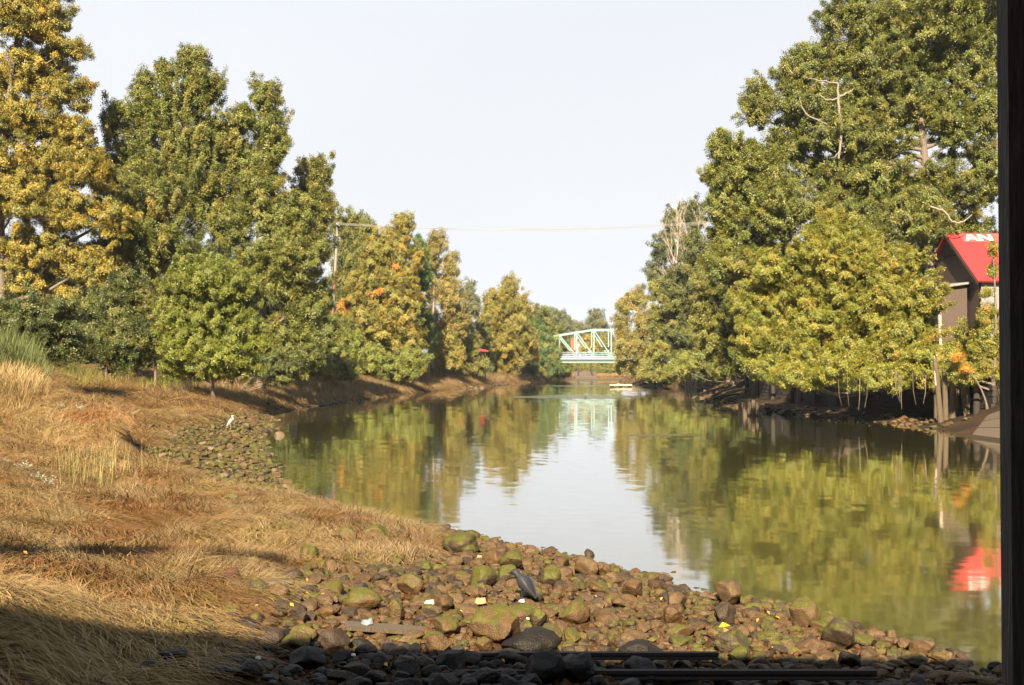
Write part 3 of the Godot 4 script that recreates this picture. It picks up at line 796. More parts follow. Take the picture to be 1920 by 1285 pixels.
func right_trees() -> void:
	tree("cottonwood", "huge dark green cottonwood on the right bank, trunk showing, top out of frame", 93, 1742, [[1700, -95, 150, 80], [1840, -70, 90, 90], [1740, 30, 110, 70], [1610, 30, 70, 55], [1560, 95, 60, 45], [1500, 130, 55, 40], [1830, 120, 80, 80], [1855, 210, 50, 50], [1850, 30, 60, 60], [1700, 180, 60, 60], [1740, 110, 70, 60], [1660, 60, 60, 60], [1590, 330, 60, 50], [1760, 200, 50, 60], [1720, 360, 60, 50], [1560, 400, 60, 50], [1600, 180, 60, 50], [1540, 320, 60, 40], [1650, 130, 80, 70], [1430, 175, 40, 35], [1500, 200, 70, 45], [1560, 250, 85, 55], [1420, 215, 30, 25], [1660, 240, 80, 60], [1800, 240, 55, 60], [1470, 270, 50, 35], [1640, 330, 110, 65], [1780, 350, 70, 60], [1850, 330, 40, 80], [1680, 420, 110, 60], [1810, 430, 70, 45]], "green", {"patch": "dark", "share": 0.35, "girth": 0.55, "cover": 2.0, "up": 0.5})
	tree("cottonwood", "dark green poplar at the left of the right bank's tall trees, spiky outline", 86, 1430, [[1352, 275, 26, 36], [1385, 295, 35, 40], [1340, 330, 28, 28], [1400, 350, 60, 50], [1355, 390, 35, 40], [1440, 310, 50, 45], [1470, 390, 70, 60], [1390, 440, 65, 50], [1370, 500, 60, 50]], "green", {"spiky": 0.4, "up": 0.6})
	var w := {"leaf": "broad", "sprig": 0.5, "bough": 0.8, "cover": 2.4, "up": 0.5, "patch": "lime", "share": 0.25}
	tree("willow", "yellow green willow at the left end of the timber wall, overhanging the water", 77, 1450, [[1455, 515, 65, 45], [1415, 575, 55, 45], [1480, 580, 65, 55], [1410, 640, 50, 45, -2], [1460, 650, 60, 50, -3], [1425, 695, 50, 30, -4], [1490, 690, 55, 34, -5], [1455, 705, 50, 22, -6]], "willow", w)
	tree("willow", "tallest yellow green willow over the timber wall on the right bank", 75, 1570, [[1565, 430, 50, 38], [1530, 480, 60, 45], [1600, 475, 55, 45], [1560, 540, 80, 55], [1540, 610, 65, 55], [1610, 610, 60, 60], [1570, 675, 70, 42, -4], [1640, 685, 55, 36, -5], [1540, 695, 55, 30, -6], [1600, 705, 50, 22, -6.5], [1660, 706, 45, 20, -5]], "willow", w)
	w = w.duplicate()
	w.patch = "golden_green"
	tree("willow", "golden topped willow just left of the red roofed barn", 73, 1690, [[1700, 490, 40, 30], [1660, 510, 45, 36], [1665, 570, 65, 50], [1725, 555, 42, 45], [1715, 620, 55, 50], [1650, 640, 55, 45, -3], [1700, 680, 65, 36, -5], [1725, 700, 40, 24, -6], [1690, 706, 40, 20, -6]], "willow", w)
	tree("alder", "small yellow green tree with orange leaves in front of the barn's red roof", 64, 1850, [[1862, 468, 7, 14], [1864, 505, 8, 16], [1848, 548, 8, 8], [1860, 590, 18, 22], [1828, 655, 16, 14], [1862, 640, 26, 30], [1795, 690, 24, 20], [1850, 690, 36, 28], [1812, 708, 26, 18]], "willow", {"cover": 1.0, "patch": "orange", "share": 0.12, "sprig": 0.45, "bough": 0.6})
	tree("shrub", "small orange leaved shrub above the broken piles on the right bank", 63, 1790, [[1795, 668, 12, 8], [1810, 692, 10, 10]], "orange", {"category": "shrub", "sprig": 0.35, "cover": 0.22})
	tree("shrub", "dense yellow green bush on the right bank below the barn, behind the brown piles", 68, 1840, [[1832, 640, 38, 34], [1862, 680, 38, 40], [1800, 690, 36, 28], [1850, 605, 24, 24], [1788, 655, 16, 20], [1835, 705, 50, 20, -1.5]], "willow", {"category": "shrub", "sprig": 0.5, "bough": 0.7, "patch": "golden_green", "share": 0.2})
	tree("alder", "dark blue green tree on the right bank behind the grey dead tree", 188, 1265, [[1290, 395, 20, 20], [1305, 405, 22, 30], [1265, 420, 24, 30], [1245, 465, 24, 32], [1285, 470, 34, 40], [1228, 510, 18, 24], [1265, 520, 35, 30]], "dark", {"leaf": "far", "patch": "far", "share": 0.4, "spiky": 0.4})
	tree("willow", "tan green willow at the far end of the right bank beside the truss bridge", 178, 1195, [[1170, 578, 16, 20], [1198, 560, 24, 24], [1166, 612, 16, 24], [1166, 650, 14, 30], [1210, 605, 32, 34], [1182, 650, 22, 26], [1215, 655, 36, 32], [1190, 688, 26, 14]], "tan", {"leaf": "far", "patch": "olive", "share": 0.5, "up": 0.2})
	tree("willow", "feathery olive willow below the dark tree, midway along the right bank", 152, 1260, [[1290, 700, 44, 18], [1235, 698, 40, 16], [1340, 700, 30, 14], [1250, 545, 34, 30], [1290, 560, 34, 34], [1245, 600, 36, 34], [1295, 620, 40, 36], [1250, 655, 40, 32], [1300, 675, 40, 24]], "olive", {"leaf": "far", "patch": "lime", "share": 0.3, "up": 0.2})
	tree("willow", "olive green willow left of the yellow green ones on the right bank", 122, 1345, [[1330, 535, 36, 34], [1370, 550, 36, 40], [1325, 590, 36, 36], [1375, 620, 42, 42], [1335, 650, 40, 34], [1375, 685, 34, 24]], "olive", {"patch": "green", "share": 0.4, "up": 0.3})
	for f in [["dark wood tree behind the olive willow on the right bank", 1330.0, 150.0], ["dark wood tree behind the leftmost yellow green willow", 1440.0, 118.0], ["dark wood tree behind the tallest yellow green willow", 1560.0, 112.0], ["dark wood tree behind the golden topped willow", 1680.0, 116.0], ["dark wood tree behind the barn's far end", 1850.0, 122.0]]:
		var x: float = f[1]
		tree("wood_tree", f[0], f[2], x, [[x - 40, 545, 55, 50], [x + 40, 560, 55, 50], [x, 490, 60, 60], [x - 35, 625, 60, 50], [x + 40, 630, 60, 50], [x, 675, 75, 35]], "dark", {"patch": "green", "share": 0.5, "leaf": "far", "group": "wood behind the right bank"})
	tree("shrub", "drooping yellow green shrub over the water at the foot of the tan willow", 182, 1190, [[1170, 690, 18, 14], [1200, 696, 24, 12], [1235, 700, 24, 10]], "willow", {"category": "shrub", "leaf": "far", "patch": "olive", "share": 0.5, "up": -0.2})
	tree("shrub", "green shrub on top of the right bank's bare earth, above the dry grass", 140, 1300, [[1270, 690, 24, 14], [1300, 680, 26, 20], [1350, 690, 20, 18]], "lime", {"category": "shrub", "patch": "olive", "share": 0.5})
	# the bare grey tree
	rng.seed = 5
	var foot := at(1292, 600, 158)
	foot.y = ground_y(foot.x, foot.z)
	var o := thing("dead_tree", "bare grey dead tree standing out pale on the right bank", "tree", foot)
	var b := Buf.new()
	for k in 7:
		var lean := Vector3(rng.randf_range(-1.7, 1.7), 0, rng.randf_range(-1, 1))
		twig(b, Vector3(lean.x * 0.5, 0, lean.z * 0.4), (Vector3(0, 14.5, 0) + lean * 2.0).normalized(), rng.randf_range(14.5, 18.5), 0.13, 4)
	obj("trunk", mesh_of(b), M.bark_dead, o)
	# a pale dead limb in the big cottonwood, and bare twigs
	foot = at(1575, 290, 90.0)
	o = thing("bare_branch", "bleached bare branch hanging in front of the big right bank cottonwood", "branch", foot)
	b = Buf.new()
	var u := 90.0 / 2200.0
	branch(b, PackedVector3Array([Vector3(0, -6, -1) * u, Vector3(5, 45, 0) * u, Vector3(0, 90, 2) * u, Vector3(-2, 138, 0) * u]), PackedFloat32Array([0.09, 0.11, 0.12, 0.07]), 6)
	branch(b, PackedVector3Array([Vector3(0, 108, 1) * u, Vector3(-20, 104, 0) * u, Vector3(-40, 116, 0) * u]), PackedFloat32Array([0.09, 0.07, 0.02]), 5)
	branch(b, PackedVector3Array([Vector3(0, 110, 1) * u, Vector3(18, 118, 0) * u, Vector3(30, 126, -2) * u]), PackedFloat32Array([0.09, 0.07, 0.02]), 5)
	branch(b, PackedVector3Array([Vector3(-2, 136, 1) * u, Vector3(-30, 140, 0) * u, Vector3(-66, 148, -3) * u]), PackedFloat32Array([0.07, 0.05, 0.02]), 5)
	branch(b, PackedVector3Array([Vector3(3, 10, 0) * u, Vector3(-6, -2, 2) * u, Vector3(-14, -6, 0) * u]), PackedFloat32Array([0.06, 0.05, 0.02]), 5)
	obj("limb", mesh_of(b), M.bark_pale, o)
	b = Buf.new()
	branch(b, PackedVector3Array([Vector3(-75, 112, 1) * u, Vector3(-62, 78, 3) * u, Vector3(-22, 58, 0) * u]), PackedFloat32Array([0.02, 0.06, 0.05]), 5)
	obj("twig", mesh_of(b), M.bark_pale, o)
	o = thing("bare_branch", "curved pale branch hooking down above the barn's red roof", "branch", at(1790, 405, 88.0))
	b = Buf.new()
	u = 88.0 / 2200.0
	branch(b, PackedVector3Array([Vector3(-40, 20, -10) * u, Vector3(-16, 8, 0) * u, Vector3(-6, -8, 2) * u, Vector3(12, -13, 3) * u, Vector3(34, 3, 2) * u]), PackedFloat32Array([0.09, 0.08, 0.08, 0.07, 0.03]), 6)
	obj("limb", mesh_of(b), M.bark_pale, o)

func branch(b: Buf, pts: PackedVector3Array, rs: PackedFloat32Array, sides: int) -> void:
	var c := curve(pts, rs)
	tube(b, c[0], c[1], sides)

func curve(pts: PackedVector3Array, rs: PackedFloat32Array) -> Array:
	var p := PackedVector3Array()
	var r := PackedFloat32Array()
	var n := pts.size()
	for k in n - 1:
		for s in 5:
			var t := s / 5.0
			p.append(pts[k].cubic_interpolate(pts[k + 1], pts[maxi(k - 1, 0)], pts[mini(k + 2, n - 1)], t) + Vector3(nz.get_noise_1d(k * 90.0 + s * 31.0), nz.get_noise_1d(k * 70.0 + s * 37.0 + 99.0), 0) * 0.12)
			r.append(lerpf(rs[k], rs[k + 1], t))
	p.append(pts[n - 1])
	r.append(rs[n - 1])
	return [p, r]

func twig(b: Buf, p: Vector3, dir: Vector3, length: float, r: float, depth: int) -> void:
	var pts := PackedVector3Array([p])
	var rs := PackedFloat32Array([r])
	var q := p
	var n := 4
	for s in n:
		dir = (dir + Vector3(rng.randf_range(-0.14, 0.14), 0.05, rng.randf_range(-0.14, 0.14))).normalized()
		q += dir * length / n
		pts.append(q)
		rs.append(r * (1.0 - 0.8 * (s + 1) / n))
		if depth > 0 and s > 0 - (1 if depth < 4 else 0):
			for k in 3 if depth > 2 else 2:
				var side := dir.cross(Vector3(rng.randf_range(-1, 1), rng.randf_range(-1, 1), rng.randf_range(-1, 1))).normalized()
				twig(b, q, (dir + side * rng.randf_range(0.3, 0.65)).normalized(), length * rng.randf_range(0.26, 0.42), maxf(0.018, r * 0.42), depth - 2 if depth > 3 else depth - 1)
	tube(b, pts, rs, 5 if r > 0.05 else 3, false)

# ---- grasses
func tuft(n: int, lo: float, hi: float, lay: float, width: float, base_r: float, seg := 4) -> ArrayMesh:
	var b := Buf.new()
	for k in n:
		var a := rng.randf() * TAU
		var p := Vector3(cos(a), 0, sin(a)) * base_r * sqrt(rng.randf())
		p.y = -0.03
		var yaw := rng.randfn(0.0, 0.45 + 0.9 * (1.0 - lay))
		if lay < 0.5:
			yaw = rng.randf() * TAU
		var dir := Vector3(cos(yaw), 0, sin(yaw))
		var l := rng.randf_range(lo, hi)
		var w := width * rng.randf_range(0.7, 1.3)
		var side := Vector3(-dir.z, 0, dir.x)
		var steep := lerpf(1.45, 0.38, lay) + rng.randf_range(-0.2, 0.2)
		var bend := lerpf(0.18, 0.75, lay) * rng.randf_range(0.6, 1.4) / seg * 2.0
		var sh := rng.randf_range(0.45, 1.35)
		var c := Color(sh, sh * rng.randf_range(0.9, 1.06), sh * rng.randf_range(0.8, 1.1))
		var j := b.v.size()
		for s in seg + 1:
			var t := float(s) / seg
			var ww := w * (1.0 - t * 0.85) * 0.5
			var nn := (Vector3.UP * cos(steep) - dir * sin(steep)).normalized()
			nn = (nn * (1.0 if nn.y >= 0 else -1.0) + Vector3.UP * 0.4).normalized()
			b.v.append(p - side * ww)
			b.v.append(p + side * ww)
			b.n.append(nn)
			b.n.append(nn)
			b.c.append(c)
			b.c.append(c)
			p += (dir * cos(steep) + Vector3.UP * sin(steep)) * l / seg
			steep = maxf(steep - bend, -0.25)
		for s in seg:
			var q := j + s * 2
			if (b.v[q + 2] - b.v[q]).cross(b.v[q + 1] - b.v[q]).dot(b.n[q] + b.n[q + 2]) > 0.0:
				b.i.append_array(PackedInt32Array([q, q + 1, q + 2, q + 2, q + 1, q + 3]))
			else:
				b.i.append_array(PackedInt32Array([q, q + 2, q + 1, q + 2, q + 3, q + 1]))
	return mesh_of(b)

func scatter(called: String, label: String, category: String, mesh: ArrayMesh, mat_: Material, places: Array[Transform3D], tints: PackedColorArray, parent: Node = null) -> void:
	var mm := MultiMesh.new()
	mm.transform_format = MultiMesh.TRANSFORM_3D
	mm.use_colors = true
	mm.mesh = mesh
	mm.instance_count = places.size()
	for q in places.size():
		mm.set_instance_transform(q, places[q])
		mm.set_instance_color(q, tints[q])
	var o := MultiMeshInstance3D.new()
	o.multimesh = mm
	o.material_override = mat_
	o.set_meta("kind", "stuff")
	if parent:
		o.name = called
		parent.add_child(o, true)
	else:
		o.name = numbered(called)
		add_child(o)
		tag(o, label, category)

func grass() -> void:
	rng.seed = 31
	var mat_mesh := tuft(22, 0.4, 0.95, 1.0, 0.010, 0.2, 5)
	var up_mesh := tuft(20, 0.16, 0.42, 0.4, 0.0085, 0.12)
	var tall_mesh := tuft(26, 0.7, 1.35, 0.25, 0.016, 0.22)
	var reed_mesh := tuft(16, 1.5, 2.6, 0.12, 0.035, 0.25, 5)
	var straw := Color(0.265, 0.178, 0.083)
	var rust := Color(0.185, 0.086, 0.031)
	var pale := Color(0.275, 0.21, 0.115)
	var olive := Color(0.17, 0.145, 0.045)
	var P: Array[Transform3D] = []
	var C := PackedColorArray()
	var P2: Array[Transform3D] = []
	var C2 := PackedColorArray()
	# matted grass, laid over by the tide; thinner with distance
	for ring in [[9.5, 20.0, 15000, 1.0], [20.0, 32.0, 17000, 1.1], [32.0, 50.0, 15000, 1.5], [50.0, 96.0, 12000, 2.2], [90.0, 180.0, 14000, 3.0], [180.0, 285.0, 9000, 4.0]]:
		for q in ring[2]:
			var d: float = sqrt(rng.randf_range(ring[0] * ring[0], ring[1] * ring[1]))
			var x := d * rng.randf_range(-0.47, 0.05)
			if d > 90.0:
				x = XL[idx(d)] - rng.randf_range(0.3, 9.5)
			var k := idx(d)
			if x > GX[k] + rng.randf_range(-0.25, 0.2):
				continue
			var y := ground_y(x, -d)
			if d > 85.0 and (XL[k] - x) * NL[k] > 9.0:
				continue
			if y < (0.02 if d < 45.0 else 0.12):
				continue
			if d > 40.0 and d < 66.0 and absf(lut(SCARP, d) - x + 0.9 * nz.get_noise_2d(x * 14.0, d * 22.0) + 0.7) < 1.2:
				continue
			var n1 := nz.get_noise_2d(x * 16.0, d * 16.0)
			var n2 := nz.get_noise_2d(x * 42.0 + 70.0, d * 42.0)
			var flow := -0.55 + 2.2 * nz.get_noise_2d(x * 8.0 + 300.0, d * 8.0) + rng.randf_range(-0.35, 0.35)
			var sc: float = ring[3] * rng.randf_range(0.7, 1.25)
			var edge := GX[k] - x
			var upright := (edge < 1.4 and d > 15.0 and d < 31.0 and rng.randf() < 0.55) or (n2 > 0.2 and rng.randf() < 0.4)
			var c := straw.lerp(rust, clampf(0.5 + n1 * 2.2, 0.0, 1.0)).lerp(olive, clampf(n2 * 1.6, 0.0, 0.6))
			if d > 80.0 and rng.randf() < 0.7:
				upright = true
			if upright:
				c = c.lerp(pale, 0.75)
			elif rng.randf() < 0.2:
				c = c.lerp(pale, 0.6)
			c = c * rng.randf_range(0.8, 1.2)
			c.a = 1.0
			var gx := (ground_y(x + 0.25, -d) - ground_y(x - 0.25, -d)) * 2.0
			var gz := (ground_y(x, -d + 0.25) - ground_y(x, -d - 0.25)) * 2.0
			if absf(gx) + absf(gz) > 1.3 and rng.randf() < 0.6:
				continue
			var tilt := Basis(Vector3.UP, flow).rotated(Vector3(0, 0, 1), gx * 0.8 + rng.randf_range(-0.1, 0.1)).rotated(Vector3(1, 0, 0), -gz * 0.8 + rng.randf_range(-0.1, 0.1))
			var t := Transform3D(tilt.scaled(Vector3(sc, sc * rng.randf_range(0.7, 1.2), sc)), Vector3(x, y, -d))
			if upright:
				P2.append(t)
				C2.append(c)
			else:
				P.append(t)
				C.append(c)
	scatter("matted_grass", "matted dry brown grass laid over the left bank", "grass", mat_mesh, M.blade, P, C)
	scatter("upright_grass", "pale upright dry grass along the edge of the stony shore", "grass", up_mesh, M.blade, P2, C2)
	# taller grass in strips along the banks
	P = []
	C = PackedColorArray()
	var strips := [
		[[20, 735, 40, 30], 200, Color(0.34, 0.25, 0.12), 0.8], [[380, 712, 60, 14], 420, Color(0.33, 0.22, 0.13), 1.0], [[340, 715, 40, 14], 140, Color(0.16, 0.17, 0.04), 0.8], [[190, 715, 40, 14], 150, Color(0.22, 0.18, 0.06), 0.8],
		[[130, 705, 40, 16], 120, Color(0.12, 0.125, 0.035), 0.9], [[285, 725, 30, 8], 90, Color(0.20, 0.19, 0.05), 0.6], [[500, 738, 60, 8], 160, Color(0.27, 0.19, 0.085), 0.5], [[690, 716, 60, 10], 260, Color(0.25, 0.19, 0.08), 0.7],
		[[840, 708, 36, 12], 300, Color(0.24, 0.18, 0.075), 0.9], [[942, 708, 36, 8], 220, Color(0.26, 0.185, 0.08), 0.9], [[760, 725, 30, 6], 120, Color(0.22, 0.17, 0.07), 0.6], [[1320, 705, 45, 12], 320, Color(0.26, 0.185, 0.075), 0.9], [[1315, 700, 40, 8], 160, Color(0.19, 0.165, 0.035), 1.1],
		[[1230, 712, 40, 6], 160, Color(0.17, 0.12, 0.05), 0.8], [[1830, 745, 40, 20], 60, Color(0.09, 0.08, 0.03), 0.6]]
	for s in strips:
		for q in s[1]:
			var w: Array = s[0]
			var p := hit(w[0] + rng.randf_range(-1, 1) * w[2], w[1] + rng.randf_range(-1, 1) * w[3])
			if p.y < 0.15 or -p.z > 300.0:
				continue
			p += Vector3(rng.randf_range(-0.6, 0.6), 0, rng.randf_range(-1.5, 1.5))
			p.y = ground_y(p.x, p.z)
			if p.y < 0.15:
				continue
			var sc: float = s[3] * rng.randf_range(0.7, 1.25)
			var c: Color = s[2] * rng.randf_range(0.75, 1.2)
			c.a = 1.0
			P.append(Transform3D(Basis(Vector3.UP, rng.randf() * TAU).scaled(Vector3(sc, sc, sc)), p))
			C.append(c)
	for q in 1500:
		var d := 80.0 + 170.0 * pow(rng.randf(), 1.4)
		var x := XL[idx(d)] - rng.randf_range(1.0, 6.0) / maxf(0.5, NL[idx(d)])
		var sc := rng.randf_range(0.45, 0.95)
		var c := Color(0.29, 0.215, 0.115).lerp(Color(0.19, 0.155, 0.06), clampf(0.5 + 1.6 * nz.get_noise_2d(x * 10.0, d * 10.0), 0, 1)) * rng.randf_range(0.8, 1.2)
		P.append(Transform3D(Basis(Vector3.UP, rng.randf() * TAU).scaled(Vector3(sc, sc, sc)), Vector3(x, ground_y(x, -d), -d)))
		C.append(c)
	scatter("tall_grass", "tall pale grass growing in clumps along both banks", "grass", tall_mesh, M.blade, P, C)
	# green reeds at the left edge
	P = []
	C = PackedColorArray()
	for q in 420:
		var d := rng.randf_range(52.0, 62.0)
		var x := d * rng.randf_range(-0.47, -0.392)
		var p := Vector3(x, ground_y(x, -d), -d)
		var sc := rng.randf_range(0.65, 1.0) * lerpf(0.55, 1.0, smoothstep(-0.392, -0.43, x / d))
		P.append(Transform3D(Basis(Vector3.UP, rng.randf() * TAU).scaled(Vector3(sc, sc, sc)), p))
		var c := Color(0.085, 0.115, 0.045).lerp(Color(0.14, 0.145, 0.06), rng.randf())
		C.append(c)
	scatter("reeds", "stand of green reeds at the left edge on top of the bank", "reeds", reed_mesh, M.blade, P, C)
	# thin standing stalks on the left bank
	P = []
	C = PackedColorArray()
	var stalk := tuft(7, 0.7, 1.25, 0.02, 0.008, 0.5)
	for s in [[128, 900, 6], [150, 915, 10], [180, 918, 8], [200, 900, 6], [265, 885, 3]]:
		for q in s[2]:
			var p := hit(s[0] + rng.randf_range(-22, 22), s[1] + rng.randf_range(-8, 8))
			P.append(Transform3D(Basis(Vector3.UP, rng.randf() * TAU), p))
			C.append(Color(0.26, 0.25, 0.10) * rng.randf_range(0.8, 1.1))
	scatter("thin_stalks", "thin pale green stalks standing up from the matted grass", "grass", stalk, M.blade, P, C)
	# silvery weeds
	var weed := sprig(20, 0.42, 0.075, 0.16, 0.3)
	var n := 0
	for s in [[8, 880, 0.42], [45, 888, 0.5], [75, 905, 0.5], [95, 915, 0.42], [120, 908, 0.3], [150, 775, 0.5], [112, 770, 0.4]]:
		var p := hit(s[0], s[1])
		var mm: Array[Transform3D] = []
		var cc := PackedColorArray()
		var o := thing("silvery_weed", ["silvery leaved weed at the very left edge of the grassy bank", "silvery leaved weed, second from the left edge on the grassy bank", "larger silvery leaved weed in the middle of the row on the bank", "silvery leaved weed near the right end of the row on the bank", "smallest silvery weed at the right end of the row on the bank", "silvery weed beside the dark hollow on the left bank", "silvery weed at the left rim of the dark hollow"][n], "weed", p)
		n += 1
		var b := Buf.new()
		for q in 7:
			var e: Vector3 = Vector3(rng.randf_range(-1, 1), rng.randf_range(0.2, 0.7), rng.randf_range(-1, 1)) * s[2] * 0.7
			tube(b, PackedVector3Array([Vector3.ZERO, e * 0.5 + Vector3(0, 0.05, 0), e]), PackedFloat32Array([0.006, 0.005, 0.003]), 4)
			mm.append(Transform3D(Basis.looking_at(-Vector3(e.x, 0.3, e.z), Vector3.UP).rotated(Vector3.UP, rng.randf()).scaled(Vector3.ONE * s[2] * 0.5), e * 0.6))
			cc.append(Color(0.24, 0.235, 0.19) * rng.randf_range(0.8, 1.15))
		obj("stem", mesh_of(b), M.bark_pale, o)
		scatter("leaves", "", "", weed, M.blade, mm, cc, o)

# ---- stones
var ROCKS: Array[ArrayMesh] = []
const TONES := {
	"brown": [Color(0.113, 0.064, 0.026), Color(0.069, 0.040, 0.018)],
	"red": [Color(0.111, 0.053, 0.022), Color(0.072, 0.035, 0.017)],
	"tan": [Color(0.130, 0.082, 0.038), Color(0.089, 0.055, 0.026)],
	"grey": [Color(0.061, 0.042, 0.025), Color(0.036, 0.025, 0.016)],
	"pale": [Color(0.179, 0.134, 0.082), Color(0.130, 0.095, 0.057)],
	"black": [Color(0.015, 0.011, 0.007), Color(0.008, 0.007, 0.005)],  # bridge shadow put into the stone colour
}
var rock_cache := {}

func icosphere(sub: int) -> Array:
	var t := (1.0 + sqrt(5.0)) / 2.0
	var v := PackedVector3Array()
	for p in [[-1, t, 0], [1, t, 0], [-1, -t, 0], [1, -t, 0], [0, -1, t], [0, 1, t], [0, -1, -t], [0, 1, -t], [t, 0, -1], [t, 0, 1], [-t, 0, -1], [-t, 0, 1]]:
		v.append(Vector3(p[0], p[1], p[2]).normalized())
	var f := PackedInt32Array([0, 5, 11, 0, 1, 5, 0, 7, 1, 0, 10, 7, 0, 11, 10, 1, 9, 5, 5, 4, 11, 11, 2, 10, 10, 6, 7, 7, 8, 1, 3, 4, 9, 3, 2, 4, 3, 6, 2, 3, 8, 6, 3, 9, 8, 4, 5, 9, 2, 11, 4, 6, 10, 2, 8, 7, 6, 9, 1, 8])
	for s in sub:
		var seen := {}
		var g := PackedInt32Array()
		for j in range(0, f.size(), 3):
			var m := []
			for e in 3:
				var a := f[j + e]
				var b := f[j + (e + 1) % 3]
				var key := Vector2i(mini(a, b), maxi(a, b))
				if not seen.has(key):
					seen[key] = v.size()
					v.append((v[a] + v[b]).normalized())
				m.append(seen[key])
			g.append_array(PackedInt32Array([f[j], m[0], m[2], f[j + 1], m[1], m[0], f[j + 2], m[2], m[1], m[0], m[1], m[2]]))
		f = g
	return [v, f]

func rock(variant: int, tone: String, moss: int) -> ArrayMesh:   # moss 0 none, 1 a cap, 2 nearly all over
	var key := "%d%s%d" % [variant, tone, moss]
	if rock_cache.has(key):
		return rock_cache[key]
	var ico := icosphere(3)
	var b := Buf.new()
	b.v = ico[0]
	b.i = ico[1]
	var r := RandomNumberGenerator.new()
	r.seed = 100 + variant
	var off := Vector3(variant * 17.0, 3, 5)
	var planes := []
	for k in 9 if variant % 3 else 14:
		planes.append([Vector3(r.randf_range(-1, 1), r.randf_range(-1, 1), r.randf_range(-1, 1)).normalized(), r.randf_range(0.55, 0.88)])
	var hard := 0.97 if variant % 3 else 0.85
	for k in b.v.size():
		var p := b.v[k]
		for pl in planes:
			var e: float = p.dot(pl[0]) - pl[1]
			if e > 0.0:
				p -= pl[0] * e * hard
		p *= 1.0 + 0.16 * nz.get_noise_3dv(b.v[k] * 45.0 + off * 9.0) + 0.08 * nz.get_noise_3dv(b.v[k] * 140.0 + off * 7.0)
		b.v[k] = p * Vector3(1.0, 0.72, 0.86)
	b.n = normals(b.v, b.i)
	var two: Array = TONES[tone]
	for k in b.v.size():
		var n1 := nz.get_noise_3dv(b.v[k] * 60.0 + off * 3.0)
		var n2 := nz.get_noise_3dv(b.v[k] * 190.0 + off)
		var c: Color = (two[0] as Color).lerp(two[1], clampf(0.5 + n1 * 1.5 + n2 * 0.7, 0, 1))
		if moss > 0:
			var m := smoothstep(0.45 - 0.5 * (moss - 1), 0.85 - 0.45 * (moss - 1), b.n[k].y + n1 * 1.3 + n2 * 0.6)
			c = c.lerp(Color(0.066, 0.072, 0.010).lerp(Color(0.105, 0.098, 0.012), clampf(0.5 + n2 * 1.5, 0, 1)), m * 0.92)
		b.c.append(c)
	var mesh := mesh_of(b)
	rock_cache[key] = mesh
	return mesh

func stone(called: String, label: String, group: String, px: float, py: float, w: float, h: float, tone: String, moss: int, variant: int, turn: float) -> void:
	# w, h: how wide and how high above the ground it shows, in pixels of the photograph; py is its foot
	var p := hit(px, py)
	var k := -p.z / 2200.0
	var rx := w * k * 0.5
	var ry := h * k
	p.z -= rx * 0.7
	var o := obj(called, rock(variant, tone, moss), M.rock)
	tag(o, label, "rock", group)
	var sink := 0.35
	var sy := ry / (0.72 * (2.0 - sink)) * 1.1
	o.transform = Transform3D(Basis(Vector3.UP, turn).scaled_local(Vector3(rx, sy, rx * 0.95)), p + Vector3(0, sy * 0.72 * (1.0 - sink), 0))

